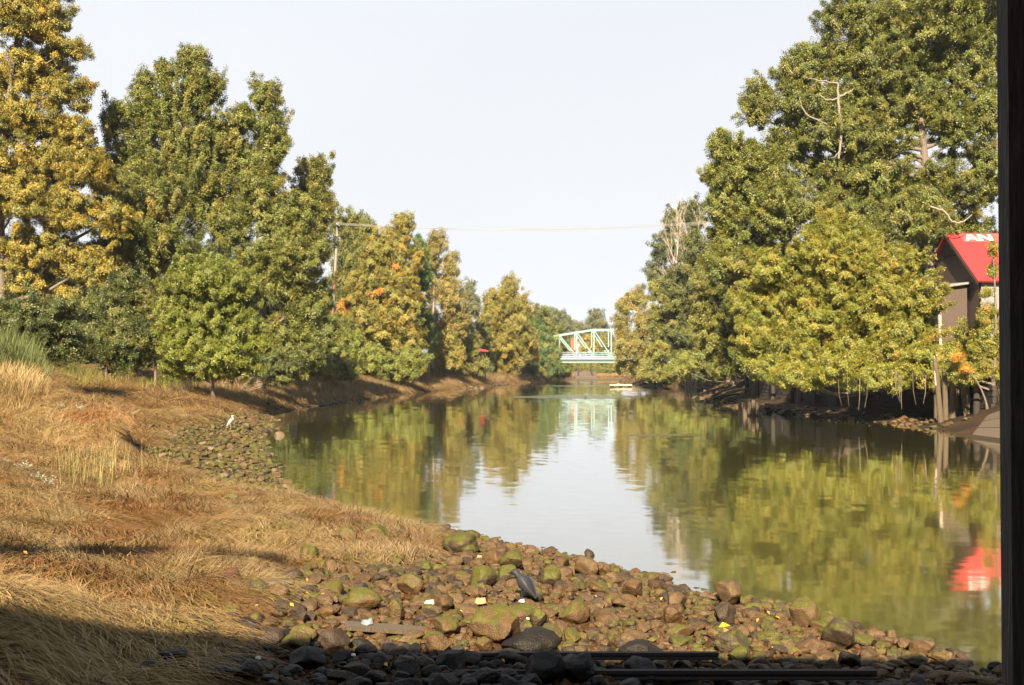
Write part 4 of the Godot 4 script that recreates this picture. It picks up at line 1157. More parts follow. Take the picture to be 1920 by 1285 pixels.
func shore_stones() -> void:
	rng.seed = 77
	var g := "boulders on the near stony shore"
	# [label, px, foot py, width px, height px, tone, moss, variant]
	var big := [
		["large mossy topped boulder in the middle of the near shore, biggest in the sun", 935, 1212, 128, 66, "brown", 1, 1],
		["rounded moss green boulder left on the near shore, pale spot on top", 672, 1150, 84, 40, "brown", 2, 2],
		["smooth oval dark brown boulder beside the rails at left", 625, 1222, 66, 34, "grey", 0, 4],
		["broad brown boulder at the left end of the rails", 552, 1226, 74, 30, "brown", 1, 5],
		["olive boulder right above the broad one at the left end of the rails", 568, 1206, 52, 30, "brown", 1, 8],
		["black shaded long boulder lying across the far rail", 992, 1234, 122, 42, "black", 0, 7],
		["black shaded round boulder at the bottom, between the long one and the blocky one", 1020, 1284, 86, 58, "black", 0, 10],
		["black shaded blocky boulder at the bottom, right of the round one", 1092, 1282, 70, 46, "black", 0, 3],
		["large dark rounded boulder at the right end of the sunlit stones", 1585, 1222, 86, 52, "grey", 1, 5],
		["pitted tall boulder at the water's edge, right of centre", 1512, 1180, 74, 60, "tan", 1, 6],
		["pale topped boulder standing in the shallows, right of centre", 1368, 1136, 70, 42, "tan", 0, 11],
		["dark boulder just in front of the pale topped one in the shallows", 1360, 1170, 52, 34, "grey", 0, 9],
		["low dark mossy boulder with a leaf on it, at the shadow edge", 1378, 1226, 84, 34, "grey", 1, 4],
		["small pointed stone alone in the water off the near shore", 1104, 1043, 26, 18, "grey", 0, 3],
		["dark stone with yellow leaves at the water's edge", 1245, 1094, 22, 18, "grey", 0, 8],
		["bright green mossy boulder with a second lobe, upper middle of the shore", 902, 1106, 56, 40, "grey", 2, 2],
		["green mossy boulder just right of the two-lobed mossy one", 950, 1098, 46, 36, "grey", 2, 10],
		["long low mossy hump near the water, top of the shore", 868, 1040, 96, 34, "grey", 2, 7],
		["green mossy boulder below the long mossy hump", 962, 1070, 60, 30, "grey", 2, 5],
		["brown boulder with moss lip, left part of the near shore", 770, 1116, 52, 36, "brown", 1, 8],
		["mossy upright stone with brown face, left of the big mossy boulder", 745, 1170, 36, 42, "brown", 1, 1],
		["mossy boulder with orange flank left of the biggest one", 835, 1198, 74, 36, "brown", 1, 11],
		["oval brown stone beside the rails below the biggest boulder", 820, 1222, 50, 28, "brown", 0, 4],
		["low brown stone with a mossy back touching the far rail", 908, 1226, 50, 26, "brown", 1, 5],
		["mossy hump right of the biggest sunlit boulder", 1010, 1178, 42, 34, "grey", 2, 9],
		["shaggy brown boulder below the mossy hump, right of the biggest one", 1030, 1212, 78, 38, "brown", 1, 6],
		["mossy ridge boulder right of centre on the near shore", 1075, 1176, 66, 40, "brown", 1, 7],
		["two toned mossy boulder behind the crow", 1035, 1104, 50, 38, "grey", 2, 3],
		["dark mossy stone touching the crow's right side", 1005, 1130, 26, 26, "grey", 2, 2],
		["smooth tan boulder near the water, right upper shore", 1152, 1096, 42, 20, "tan", 0, 4],
		["blocky olive boulder at the water's edge, right upper shore", 1098, 1084, 54, 36, "tan", 0, 3],
		["round brown boulder beside the blocky olive one", 1130, 1080, 32, 24, "brown", 0, 8],
		["smooth brown boulder, first of the group by the right waterline", 1190, 1124, 54, 32, "brown", 0, 5],
		["rounded tan boulder by the right waterline", 1268, 1148, 52, 34, "tan", 0, 11],
		["wedge of brown stone below the rounded tan boulder", 1262, 1172, 44, 32, "brown", 0, 9],
		["reddish buried boulder in the grass edge at left", 428, 1100, 52, 34, "red", 0, 10],
		["mossy yellow green boulder in the dry grass above the stones", 575, 1062, 50, 36, "tan", 2, 1],
		["larger bright mossy boulder at the grass tip", 705, 1022, 56, 30, "tan", 2, 5],
		["brown boulder with mossy edge beside the bright mossy one at the grass tip", 648, 1026, 46, 34, "brown", 1, 8],
		["small round tan boulder at the edge of the dry grass", 620, 1076, 28, 22, "tan", 0, 4],
		["flat brown boulder in the grass by the water, left", 480, 938, 40, 17, "brown", 0, 5],
		["mossy brown mound boulder in the water's edge grass, left", 552, 944, 40, 15, "brown", 1, 2],
		["small mossy boulder left of the flat brown one by the water", 434, 942, 28, 16, "brown", 2, 8],
		["pale tan boulder standing alone in the water off the left beach", 523, 818, 22, 12, "pale", 0, 4],
		["moss topped pale stone at the water beside the heron's beach", 461, 806, 23, 11, "pale", 1, 5],
		["dark stone pair at the waterline right of the heron", 497, 815, 24, 12, "grey", 0, 9],
		["mossy hump above the waterline behind the heron", 505, 766, 24, 10, "brown", 2, 7],
		["flat tan stone in the algae left of the heron", 342, 876, 30, 12, "tan", 0, 11],
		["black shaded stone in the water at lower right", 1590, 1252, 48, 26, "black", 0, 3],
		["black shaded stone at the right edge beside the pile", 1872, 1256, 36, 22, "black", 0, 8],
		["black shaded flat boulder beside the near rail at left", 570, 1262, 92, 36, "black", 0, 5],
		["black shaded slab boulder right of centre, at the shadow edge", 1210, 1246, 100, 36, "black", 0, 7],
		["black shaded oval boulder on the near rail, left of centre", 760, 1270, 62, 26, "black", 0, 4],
		["dark pointed stone awash near the barn's red reflection", 1608, 1180, 30, 16, "grey", 0, 9],
		["small dark stone breaking the water off the grass tip", 830, 1000, 24, 7, "grey", 0, 6],
	]
	var short := ["biggest sunlit boulder", "round moss green boulder", "smooth oval boulder by the rails", "broad boulder at the rails' left end", "olive boulder by the rails' left end", "long black boulder", "black round boulder", "black blocky boulder", "large rounded boulder at right", "pitted tall boulder", "pale topped boulder", "dark boulder before the pale topped one", "low mossy boulder with the leaf", "lone pointed stone", "stone with yellow leaves", "two lobed mossy boulder", "mossy boulder beside the two lobed one", "long mossy hump", "mossy boulder below the long hump", "moss lipped boulder", "mossy upright stone", "orange flanked mossy boulder", "oval brown stone by the rails", "mossy backed low stone", "mossy hump by the biggest boulder", "shaggy brown boulder", "mossy ridge boulder", "two toned boulder behind the crow", "mossy stone beside the crow", "smooth tan boulder", "blocky olive boulder", "round brown boulder", "smooth brown waterline boulder", "rounded tan boulder", "brown wedge stone", "reddish buried boulder", "mossy boulder in the dry grass", "bright mossy boulder at the grass tip", "brown boulder at the grass tip", "small round tan boulder", "flat brown boulder by the water", "mossy mound by the water", "small mossy boulder by the water", "pale lone boulder in the water", "moss topped pale stone", "dark waterline stone pair", "mossy hump behind the heron", "flat tan stone in the algae", "black stone in the water", "black stone beside the pile", "black flat boulder at left", "black slab boulder", "black oval boulder", "dark pointed awash stone", "small dark stone off the grass tip"]
	for s in big:
		stone("boulder", s[0], g, s[1], s[2], s[3], s[4], s[5], s[6], s[7], rng.randf() * TAU if s[7] % 2 else rng.randf_range(-0.4, 0.4))
	# every other stone: thrown so that they do not overlap, then the largest in the picture as things of their own
	var all := []
	var cells := {}
	var tries := [[0.42, 0.3, 260], [0.31, 0.22, 1800], [0.22, 0.14, 8000], [0.14, 0.07, 22000]]
	for s in big:
		var p := hit(s[1], s[2])
		put_cell(cells, Vector2(p.x, p.z - s[3] * 0.25 * -p.z / 2200.0), s[3] * 0.4 * -p.z / 2200.0)
	for t in tries:
		for q in t[2]:
			var d := rng.randf_range(10.3, 25.0)
			var x := rng.randf_range(-4.2, 7.0)
			var k := idx(d)
			if x < GX[k] - 0.1 or x > XL[k] + rng.randf_range(-0.1, 0.7) or absf(x / d) > 0.46:
				continue
			var r: float = rng.randf_range(t[1], t[0]) * 0.5
			if not free_cell(cells, Vector2(x, -d), r * 0.7):
				continue
			put_cell(cells, Vector2(x, -d), r * 0.7)
			var y := ground_y(x, -d)
			var zone := 0
			if d < 12.6:
				zone = 1
			elif y < 0.03:
				zone = 2
			all.append([x, y, d, r, zone])
	for q in 26000:
		var d := rng.randf_range(30.0, 74.0)
		var x := rng.randf_range(-20.0, -5.0)
		var k := idx(d)
		if x < GX[k] - 0.3 or x > XL[k] + 0.8 * rng.randf():
			continue
		var r := 0.045 + 0.16 * pow(rng.randf(), 3.0)
		if free_cell(cells, Vector2(x, -d), r * 0.8):
			put_cell(cells, Vector2(x, -d), r * 0.8)
			all.append([x, ground_y(x, -d), d, r, 3])
	all.sort_custom(func(a, b): return a[3] / a[2] > b[3] / b[2])
	var kinds := [["brown", 0], ["brown", 0], ["brown", 1], ["tan", 0], ["grey", 0], ["brown", 0], ["tan", 0], ["brown", 0], ["tan", 0], ["grey", 2], ["brown", 2], ["grey", 1], ["grey", 0], ["brown", 1]]
	var said := {}
	var groups := ["cobbles on the sunlit near shore", "cobbles in the bridge shadow", "cobbles in the near shallows", "cobbles on the left beach"]
	var rest := {}
	var count := 0
	for s in all:
		var kind: Array = kinds[rng.randi() % kinds.size()]
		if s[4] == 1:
			kind = ["grey", 0] if rng.randf() < 0.2 else ["black", 0]  # stones in the bridge shadow get its darkness as their colour
		elif s[4] == 3:
			kind = [["brown", 2], ["grey", 2], ["brown", 1], ["tan", 0], ["grey", 1], ["pale", 0]][[0, 1, 2, 2, 3, 4, 0, 1, 2, 4, 2, 3, 0, 1, 2, 4, 4, 5][rng.randi() % 18]]
		var v := rng.randi() % 6 + (6 if rng.randf() < 0.5 else 0)
		var sy: float = s[3] * rng.randf_range(0.6, 1.05)
		var basis_ := Basis(Vector3.UP, rng.randf() * TAU).rotated(Vector3.RIGHT, rng.randf_range(-0.22, 0.22)).rotated(Vector3.FORWARD, rng.randf_range(-0.22, 0.22)).scaled_local(Vector3(s[3] * rng.randf_range(0.9, 1.3), sy, s[3] * rng.randf_range(0.75, 1.0)))
		var t := Transform3D(basis_, Vector3(s[0], s[1] + sy * 0.34, -s[2]))
		if count < 240:
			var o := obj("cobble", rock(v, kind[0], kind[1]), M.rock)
			tag(o, cobble_label(s, kind, big, short, said), "rock", groups[s[4]])
			o.transform = t
			count += 1
		else:
			v = v % 4
			var key := [v, kind[0], kind[1]]
			if not rest.has(key):
				var e: Array[Transform3D] = []
				rest[key] = e
			rest[key].append(t)
	var heap := Node3D.new()
	heap.name = "small_stones"
	add_child(heap)
	tag(heap, "small stones and pebbles covering the near shore and left beach", "stones")
	heap.set_meta("kind", "stuff")
	for key in rest:
		var places: Array[Transform3D] = rest[key]
		var tints := PackedColorArray()
		for q in places.size():
			tints.append(Color(1, 1, 1) * rng.randf_range(0.8, 1.2))
		scatter("stones", "", "", rock(key[0], key[1], key[2]), M.rock, places, tints, heap)
	# stones washed out along both waterlines further off
	for v in 3:
		var places: Array[Transform3D] = []
		var tints := PackedColorArray()
		for q in 900:
			var d := rng.randf_range(62.0, 270.0)
			var k := idx(d)
			var x := XL[k] - rng.randf_range(-0.5, 1.6) if q % 2 else XR[k] + rng.randf_range(-0.5, 1.8)
			var r := rng.randf_range(0.07, 0.22) * (1.0 + d * 0.003)
			places.append(Transform3D(Basis(Vector3(rng.randf_range(-0.3, 0.3), 1, 0).normalized(), rng.randf() * TAU).scaled_local(Vector3(r * 1.3, r * 0.8, r)), Vector3(x, ground_y(x, -d) + r * 0.1, -d)))
			tints.append(Color(1, 1, 1) * rng.randf_range(0.6, 1.3))
		scatter("bank_stones", "", "", rock(v * 2 + 1, ["brown", "grey", "tan"][v], v % 2), M.rock, places, tints, heap)
	# gravel between
	for v in 3:
		var places: Array[Transform3D] = []
		var tints := PackedColorArray()
		for q in 4200:
			var d := rng.randf_range(10.3, 25.0)
			var x := rng.randf_range(-4.0, 6.0)
			if x < GX[idx(d)] - 0.2 or x > XL[idx(d)] + 0.2:
				continue
			var r := rng.randf_range(0.018, 0.05)
			places.append(Transform3D(Basis(Vector3(rng.randf(), 1, rng.randf()).normalized(), rng.randf() * TAU).scaled_local(Vector3(r * 1.2, r, r)), Vector3(x, ground_y(x, -d) + r * 0.3, -d)))
			tints.append(Color(1, 1, 1) * rng.randf_range(0.7, 1.4))
		scatter("gravel", "", "", rock(v * 3, ["brown", "red", "tan"][v], 0), M.rock_dull, places, tints, heap)

func cobble_label(s: Array, kind: Array, big: Array, short: Array, said: Dictionary) -> String:
	# how the cobble looks and where it lies from the nearest boulder, as seen in the photograph
	var px: float = 960.0 + s[0] / s[2] * 2200.0
	var py: float = 682.0 + (EYE - s[1]) / s[2] * 2200.0
	var order := range(big.size())
	order.sort_custom(func(a, b): return Vector2(px - big[a][1], (py - big[a][2]) * 1.6).length() < Vector2(px - big[b][1], (py - big[b][2]) * 1.6).length())
	var look: String = {"brown": "brown", "red": "reddish", "tan": "tan", "grey": "dark brown", "pale": "pale", "black": "blackish"}[kind[0]]
	look += [" cobble", " cobble with some moss", " mossy cobble"][kind[1]]
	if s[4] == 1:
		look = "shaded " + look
	for size in ["", "small ", "flat ", "plain "]:
		for k in 3:
			var e: Array = big[order[k]]
			var dx: float = px - e[1]
			var dy: float = (py - e[2]) * 1.6
			var way := ("right of" if dx > 0 else "left of") if absf(dx) > absf(dy) else ("below" if dy > 0 else "above")
			var label: String = size + look + " " + way + " the " + short[order[k]]
			if not said.has(label):
				said[label] = true
				return label
	return "one of several " + look + "s near the " + short[order[0]]

func put_cell(cells: Dictionary, p: Vector2, r: float) -> void:
	var key := Vector2i(floori(p.x * 2.0), floori(p.y * 2.0))
	if not cells.has(key):
		cells[key] = []
	cells[key].append([p, r])

func free_cell(cells: Dictionary, p: Vector2, r: float) -> bool:
	var k := Vector2i(floori(p.x * 2.0), floori(p.y * 2.0))
	for i in range(-2, 3):
		for j in range(-2, 3):
			for e in cells.get(k + Vector2i(i, j), []):
				if p.distance_to(e[0]) < r + e[1]:
					return false
	return true

# ---- the banks' old timber, barn, pole, wires
func piling(label: String, group: String, px: float, foot_py: float, top_px: float, top_py: float, d: float, w: float, pale: bool, jag := 0.3) -> void:
	var p := at(px, foot_py, d)
	var q := at(top_px, top_py, d) - p
	var gy := ground_y(p.x, p.z) - 0.3
	var o := thing("piling", label, "piling", Vector3(p.x, gy, p.z), 0.0, group)
	q.y += p.y - gy
	var b := Buf.new()
	var r := w * d / 2200.0 * 0.5
	var sides := 11
	var n := 6
	var first := 0
	for k in n + 1:
		var t := float(k) / n
		for s in sides:
			var a := TAU * s / sides
			var rr := r * (1.0 - 0.16 * t) * (1.0 + 0.13 * nz.get_noise_2d(s * 40.0 + px, k * 9.0))
			var v := q * t + Vector3(cos(a) * rr, 0, sin(a) * rr)
			if k == n:
				v.y += jag * q.y * (nz.get_noise_2d(s * 35.0 + px * 3.0, 4.0) * 0.5 - 0.25 * (1.0 - cos(a + 2.2)) * 0.5)
			b.v.append(v)
			b.u.append(Vector2(float(s) / sides, t))
	for k in n:
		for s in sides:
			var i := k * sides + s
			var j := k * sides + (s + 1) % sides
			b.i.append_array(PackedInt32Array([i, i + sides, j, j, i + sides, j + sides]))
	var c := b.v.size()
	b.v.append(q - Vector3(0, 0.05, 0))
	b.u.append(Vector2(0.5, 1))
	for s in sides:
		b.i.append_array(PackedInt32Array([n * sides + s, c, n * sides + (s + 1) % sides]))
	obj("shaft", mesh_of(b), M.pile_wood, o)
	if pale:
		var t := Buf.new()
		tube(t, PackedVector3Array([q * 0.6 + Vector3(-r * 0.3, 0, 0), q * 0.8 + Vector3(-r * 0.35, 0, 0), q + Vector3(-r * 0.5, 0.1, 0)]), PackedFloat32Array([r * 0.75, r * 0.6, r * 0.12]), 7)
		obj("splinter", mesh_of(t), M.bark_dead, o)

func bank_things() -> void:
	rng.seed = 9
	# timber bulkhead under the willows on the right bank: boards and posts
	var wall := thing("timber_bulkhead", "dark timber wall holding the right bank under the overhanging willows", "retaining wall", Vector3(22, 0, -75))
	var pts: Array[Vector3] = []
	for d in [63.5, 68.0, 72.0, 76.0, 80.0, 84.5, 89.0, 94.0, 100.0, 106.0, 112.0]:
		pts.append(Vector3(XR[idx(d)] + 3.5 / maxf(NR[idx(d)], 0.4), 0, -d) - wall.position)
	var lot: Array[ArrayMesh] = []
	for k in pts.size() - 1:
		var p := pts[k]
		var q := pts[k + 1]
		for row in 7:
			var b := Buf.new()
			var off := Vector3(rng.randf_range(-0.05, 0.05), 0.2 + row * 0.33, rng.randf_range(-0.03, 0.03))
			beam(b, p + off, p.lerp(q, 0.985) + off, 0.22, 0.29 + rng.randf_range(-0.03, 0.02))
			obj("board", mesh_of(b), M.wall_wood, wall)
		var b2 := Buf.new()
		var side := (q - p).cross(Vector3.UP).normalized()
		if side.x > 0:
			side = -side
		var e := p.lerp(q, 0.35) + side * 0.32
		tube(b2, PackedVector3Array([e + Vector3(0, -0.4, 0), e + Vector3(0.02, 1.2, 0), e + Vector3(0.05, 2.5 + rng.randf_range(-0.4, 0.5), 0)]), PackedFloat32Array([0.2, 0.19, 0.17]), 9)
		obj("post", mesh_of(b2), M.wall_wood, wall)
	# roots and dead stems that hang from the overhang
	var roots := thing("hanging_roots", "pale roots and dead stems hanging below the willows over the water", "roots", Vector3(20, 0, -76))
	for k in 26:
		var px := rng.randf_range(1390, 1745)
		var d := lerpf(78.0, 62.5, (px - 1390) / 355.0) + rng.randf_range(-1.5, 1.5)
		var p := at(px, 718 + rng.randf_range(-8, 8), d) - roots.position
		var l := rng.randf_range(0.5, 1.6)
		var b := Buf.new()
		var s := Vector3(rng.randf_range(-0.4, 0.4), 0, rng.randf_range(-0.3, 0.3)) * (2.0 if k % 6 == 0 else 0.6)
		tube(b, PackedVector3Array([p + Vector3(0, 0.5, 0), p - Vector3(0, l * 0.5, 0) + s * 0.3, p - Vector3(0, l, 0) + s]), PackedFloat32Array([0.026, 0.018, 0.008]), 5)
		obj("root", mesh_of(b), M.pile_wood if k % 5 else M.pile_pale, roots)
	var g := "old piles along the right bank"
	piling("tallest broken pile with a long pale splinter, right bank", g, 1764, 802, 1754, 670, 64.5, 11, true, 0.7)
	piling("broken grey pile right beside the tallest one, its tip ragged", g, 1773, 796, 1771, 692, 65.0, 11, false, 0.5)
	piling("brown pile behind the two tall broken ones", g, 1757, 786, 1757, 740, 66.5, 14, false, 0.1)
	piling("thick brown pile right of the two tall broken ones", g, 1785, 790, 1787, 708, 66.0, 13, false, 0.15)
	piling("thin brown pile in the gap right of the thick one", g, 1794, 784, 1796, 726, 66.8, 10, false, 0.15)
	piling("slim leaning dark pile in front of the wall", g, 1811, 786, 1803, 724, 65.5, 6, false, 0.1)
	piling("reddish brown pile left of the concrete slab", g, 1816, 784, 1809, 706, 66.0, 14, false, 0.2)
	piling("shorter brown pile next to the concrete slab", g, 1827, 782, 1823, 734, 66.5, 10, false, 0.2)
	g = "short pile stumps at the muddy point on the right bank"
	piling("leftmost dark pile stump at the muddy point", g, 1388, 778, 1387, 752, 80, 7, false, 0.1)
	piling("second pile stump from the left at the muddy point", g, 1397, 785, 1397, 751, 79, 9, false, 0.05)
	piling("tall middle pile stump at the muddy point", g, 1405, 786, 1405, 747, 78.5, 8, false, 0.05)
	piling("pile stump leaning on the middle one at the muddy point", g, 1412, 786, 1412, 748, 78.2, 8, false, 0.05)
	piling("rightmost short pile stump at the muddy point", g, 1421, 782, 1420, 754, 78.5, 8, false, 0.1)
	# broken concrete slab that slopes into the water
	var edge := [at_water(1822, 820), at_water(1895, 830), at(1895, 768, 60.0), at(1852, 784, 61.0)]
	var o := thing("concrete_slab", "cracked grey brown concrete slab sloping into the water at the right edge", "slab", edge[0])
	for k in 3:
		var b := Buf.new()
		var t0 := k / 3.0 + 0.006
		var t1 := (k + 1) / 3.0 - 0.006
		var lift: Vector3 = Vector3(0, 0.12 + 0.02 * k, 0) - edge[0]
		var c := [(edge[0] as Vector3).lerp(edge[3], t0) + lift, (edge[1] as Vector3).lerp(edge[2], t0) + lift, (edge[1] as Vector3).lerp(edge[2], t1) + lift, (edge[0] as Vector3).lerp(edge[3], t1) + lift]
		quad(b, c[0], c[3], c[2], c[1])
		for e in 4:
			var f: Vector3 = c[e]
			var g2: Vector3 = c[(e + 1) % 4]
			quad(b, f, g2, g2 - Vector3(0, 0.5, 0), f - Vector3(0, 0.5, 0))
		obj("piece", mesh_of(b), M.mud_slab, o)
	barn()
	pole_and_wires()
	# raft with a gull
	var p := at_water(1164, 726)
	o = thing("raft", "low brown timber raft moored off the right bank near the truss bridge", "raft", p, -0.05)
	obj("deck", block(Vector3(3.3, 0.16, 1.8), Vector3(0, 0.3, 0)), M.trim, o)
	for k in [-1, 0, 1]:
		obj("float", block(Vector3(0.5, 0.3, 1.6), Vector3(k * 1.3, 0.1, 0)), M.wall_wood, o)
	bird("gull", "white gull resting on the raft near the truss bridge", "gull", p + Vector3(-0.4, 0.38, 0), 0.5, 0.45, M.white_feather, M.white_feather)
	bird("duck", "small dark duck swimming on the wind ruffled water", "duck", at_water(1098, 746) + Vector3(0, -0.03, 0), 1.2, 0.5, M.wall_wood, M.wall_wood)
	# white rocks at the far left waterline and pale boulders near the bridge
	var n := 0
	for s in [[884, 728, 7], [893, 729, 9], [903, 728, 8], [972, 714, 10], [985, 716, 12], [996, 717, 9]]:
		stone("pale_rock", ["leftmost pale rock at the waterline below the left bank", "middle pale rock of the waterline trio on the left bank", "rightmost pale rock of the waterline trio on the left bank", "pale slab at the left bank's point before the truss bridge", "middle pale boulder at the left bank's point before the truss bridge", "outermost pale boulder at the left bank's point before the truss bridge"][n], "pale rocks along the left waterline", s[0], s[1], s[2] * 1.3, s[2] * 0.7, "pale", 0, n, n)
		n += 1
	n = 0
	for s in [[1232, 722, 10], [1250, 721, 8], [1266, 722, 12], [1216, 722, 12], [1290, 724, 9], [1318, 745, 12], [1345, 750, 14], [1365, 757, 14], [1440, 772, 16], [1475, 778, 18], [1530, 784, 16], [1600, 790, 15]]:
		stone("bank_rock", ["muddy rock below the right bank, under the olive willow", "small muddy rock right of the first one under the olive willow", "larger muddy rock in the hollow of the right bank", "dark rock at the right bank's far point by the raft", "muddy rock at the foot of the right bank's dry grass", "dark rock at the tip of the muddy point", "dark rock behind the tip of the muddy point", "dark rock left of the pile stumps", "dark rock right of the pile stumps", "larger dark rock in the shadow right of the pile stumps", "dark rock in shadow under the middle of the timber wall", "dark rock in shadow near the tall broken piles"][n], "rocks along the right waterline", s[0], s[1], s[2] * 1.5, s[2] * 0.7, "grey" if n > 4 else "brown", 0, n, n)
		n += 1
	# leaning snag and dead wood on the muddy point
	var snag := thing("driftwood", "tangle of dark driftwood lying on the muddy point of the right bank", "driftwood", hit(1360, 752))
	for k in 7:
		var b := Buf.new()
		var a := Vector3(rng.randf_range(-3, 0), rng.randf_range(0.1, 0.4), rng.randf_range(-2, 2))
		var e := a + Vector3(rng.randf_range(1.5, 3.5), rng.randf_range(0.2, 1.1), rng.randf_range(-1, 1))
		tube(b, PackedVector3Array([a, a.lerp(e, 0.5) + Vector3(0, 0.12, 0), e]), PackedFloat32Array([0.06, 0.11, 0.05]), 6)
		obj("limb", mesh_of(b), M.pile_wood, snag)
	# white frame on a post on the left bank
	p = hit(805, 712)
	o = thing("sign_frame", "small white wooden frame on a post beside the left bank bushes", "sign frame", Vector3(p.x, ground_y(p.x, p.z), p.z))
	var u := -p.z / 2200.0
	var fb := Buf.new()
	beam(fb, Vector3(0, 0, 0), Vector3(0, 32 * u, 0), 0.14, 0.12)
	obj("post", mesh_of(fb), M.trim, o)
	for k in 3:
		obj("rail", block(Vector3(15 * u, 0.16, 0.06), Vector3(0, (22 + k * 6.5) * u, 0.1)), M.white_paint, o)
	for k in [-1, 1]:
		obj("upright", block(Vector3(0.18, 15 * u, 0.06), Vector3(k * 6.6 * u, 28 * u, 0.17)), M.white_paint, o)
	# a bit of red among the trees: an upturned boat
	p = at(902, 656, 185.0)
	o = thing("red_hull", "upturned red boat half hidden in the left bank trees", "boat", Vector3(p.x, p.y - 0.3, p.z), 0.3)
	var hb := Buf.new()
	tube(hb, PackedVector3Array([Vector3(-1.3, 0, 0), Vector3(-0.8, 0.12, 0), Vector3(0, 0.16, 0), Vector3(0.8, 0.1, 0), Vector3(1.3, 0, 0)]), PackedFloat32Array([0.04, 0.22, 0.28, 0.22, 0.04]), 10)
	obj("hull", mesh_of(hb), M.red_roof, o)
	var sb := Buf.new()
	for k in [-0.7, 0.7]:
		beam(sb, Vector3(k, -(p.y - ground_y(p.x, p.z)), 0), Vector3(k, -0.2, 0), 0.12, 0.12)
	obj("rack", mesh_of(sb), M.wall_wood, o)

func barn() -> void:
	var apex := at(1774, 440, 90.0)
	var gy := ground_y(apex.x + 4, apex.z + 2) - 0.3
	var o := thing("barn", "brown barn with a bright red lettered roof among the right bank trees", "barn", Vector3(apex.x, gy, apex.z), 0.04)   # local x runs along the ridge
	var H := apex.y - gy
	var W := 5.6
	var eave := H - 4.0
	var L := 12.0
	# gable end: two boards' panels with a joint between
	var b := Buf.new()
	var inset := 0.25
	quad(b, Vector3(inset, 0, -W + 0.3), Vector3(inset, eave, -W + 0.3), Vector3(inset, eave, W - 0.3), Vector3(inset, 0, W - 0.3))
	var k := b.v.size()
	for v in [Vector3(inset, eave, -W + 0.3), Vector3(inset, H - 0.3, 0), Vector3(inset, eave, W - 0.3)]:
		b.v.append(v)
		b.n.append(Vector3(-1, 0, 0))
		b.u.append(Vector2(0, 0))
	b.i.append_array(PackedInt32Array([k, k + 1, k + 2]))
	obj("gable_wall", mesh_of(b), M.brown_board, o)
	obj("gable_joint", block(Vector3(0.05, 0.09, 4.2), Vector3(inset - 0.02, H - 1.7, 0)), M.wall_wood, o)
	obj("front_wall", block(Vector3(L - 0.5, eave, 0.2), Vector3(L / 2 + 0.2, eave / 2, W - 0.45)), M.white_paint, o)
	obj("back_wall", block(Vector3(L - 0.5, eave, 0.2), Vector3(L / 2 + 0.2, eave / 2, -W + 0.45)), M.brown_board, o)
	obj("far_gable_wall", block(Vector3(0.2, eave, W * 2 - 0.8), Vector3(L - 0.1, eave / 2, 0)), M.brown_board, o)
	var slope := atan2(4.0, W)
	var sl := sqrt(W * W + 16.0) + 0.15
	for s in [1.0, -1.0]:
		var r := Buf.new()
		var t := Transform3D(Basis.from_euler(Vector3(slope * s, 0, 0)), Vector3(L / 2, H - 2.0, W / 2 * s))
		box(r, t.translated_local(Vector3(0, 0.06, 0)), Vector3(L, 0.14, sl))
		var part := obj("roof", mesh_of(r), M.red_roof, o)
		if s > 0:
			part.set_meta("label", "bright red roof slope with white letters")
			obj("rake_board", _rake(t, sl, L), M.wall_wood, part)
			var pb := Buf.new()
			box(pb, t.translated_local(Vector3(0.6 - L / 2 + 5.2, 0.132, -sl / 2 + 0.75)), Vector3(9.6, 0.008, 1.3))
			obj("lettering_panel", mesh_of(pb), M.red_pale, part)
			var font := SystemFont.new()
			font.font_names = PackedStringArray(["Droid Sans"])
			font.font_weight = 700
			for w in [["A", 1.75], ["N", 2.85], ["T", 4.75]]:
				var tm := TextMesh.new()
				tm.text = w[0]
				tm.font = font
				tm.font_size = 64
				tm.pixel_size = 0.0155
				tm.depth = 0.02
				var m := obj("letter", tm, M.white_scrap, part)
				m.transform = t * Transform3D(Basis.from_euler(Vector3(-PI / 2, 0, 0)).scaled_local(Vector3(1.75, 1.25, 1)), Vector3(w[1] - L / 2, 0.15, -sl / 2 + 0.78))
	# annex in front of the gable
	var ax := -1.9
	obj("annex_wall", block(Vector3(0.15, eave - 0.3, 7.0), Vector3(ax, (eave - 0.3) / 2, 0.0)), M.brown_board, o)
	obj("annex_front_wall", block(Vector3(2.0, eave - 0.1, 0.15), Vector3(ax + 1.0, (eave - 0.1) / 2, 3.55)), M.brown_board, o)
	obj("corner_trim", block(Vector3(0.2, eave - 0.4, 0.2), Vector3(ax - 0.06, (eave - 0.4) / 2, 3.6)), M.trim, o)
	obj("wall_trim", block(Vector3(0.08, eave - 0.4, 0.12), Vector3(ax - 0.1, (eave - 0.4) / 2, 1.4)), M.trim, o)
	var ar := Buf.new()
	box(ar, Transform3D(Basis.from_euler(Vector3(0.03, 0, 0.14)), Vector3(ax + 0.9, eave - 0.05, 1.2)), Vector3(2.9, 0.16, 5.6))
	obj("annex_roof", mesh_of(ar), M.grey_board, o)
	var fb := Buf.new()
	for j in 5:
		box(fb, Transform3D(Basis.from_euler(Vector3(0.03 * j, 0, 0)), Vector3(ax - 0.25, 1.4 + (j % 2) * 0.3, 2.0 + j * 0.42)), Vector3(0.06, 2.2, 0.36))
	obj("skirting", mesh_of(fb), M.white_paint, o)

func _rake(t: Transform3D, sl: float, L: float) -> ArrayMesh:
	var b := Buf.new()
	box(b, t.translated_local(Vector3(-L / 2 + 0.02, -0.12, 0)), Vector3(0.1, 0.2, sl))
	return mesh_of(b)

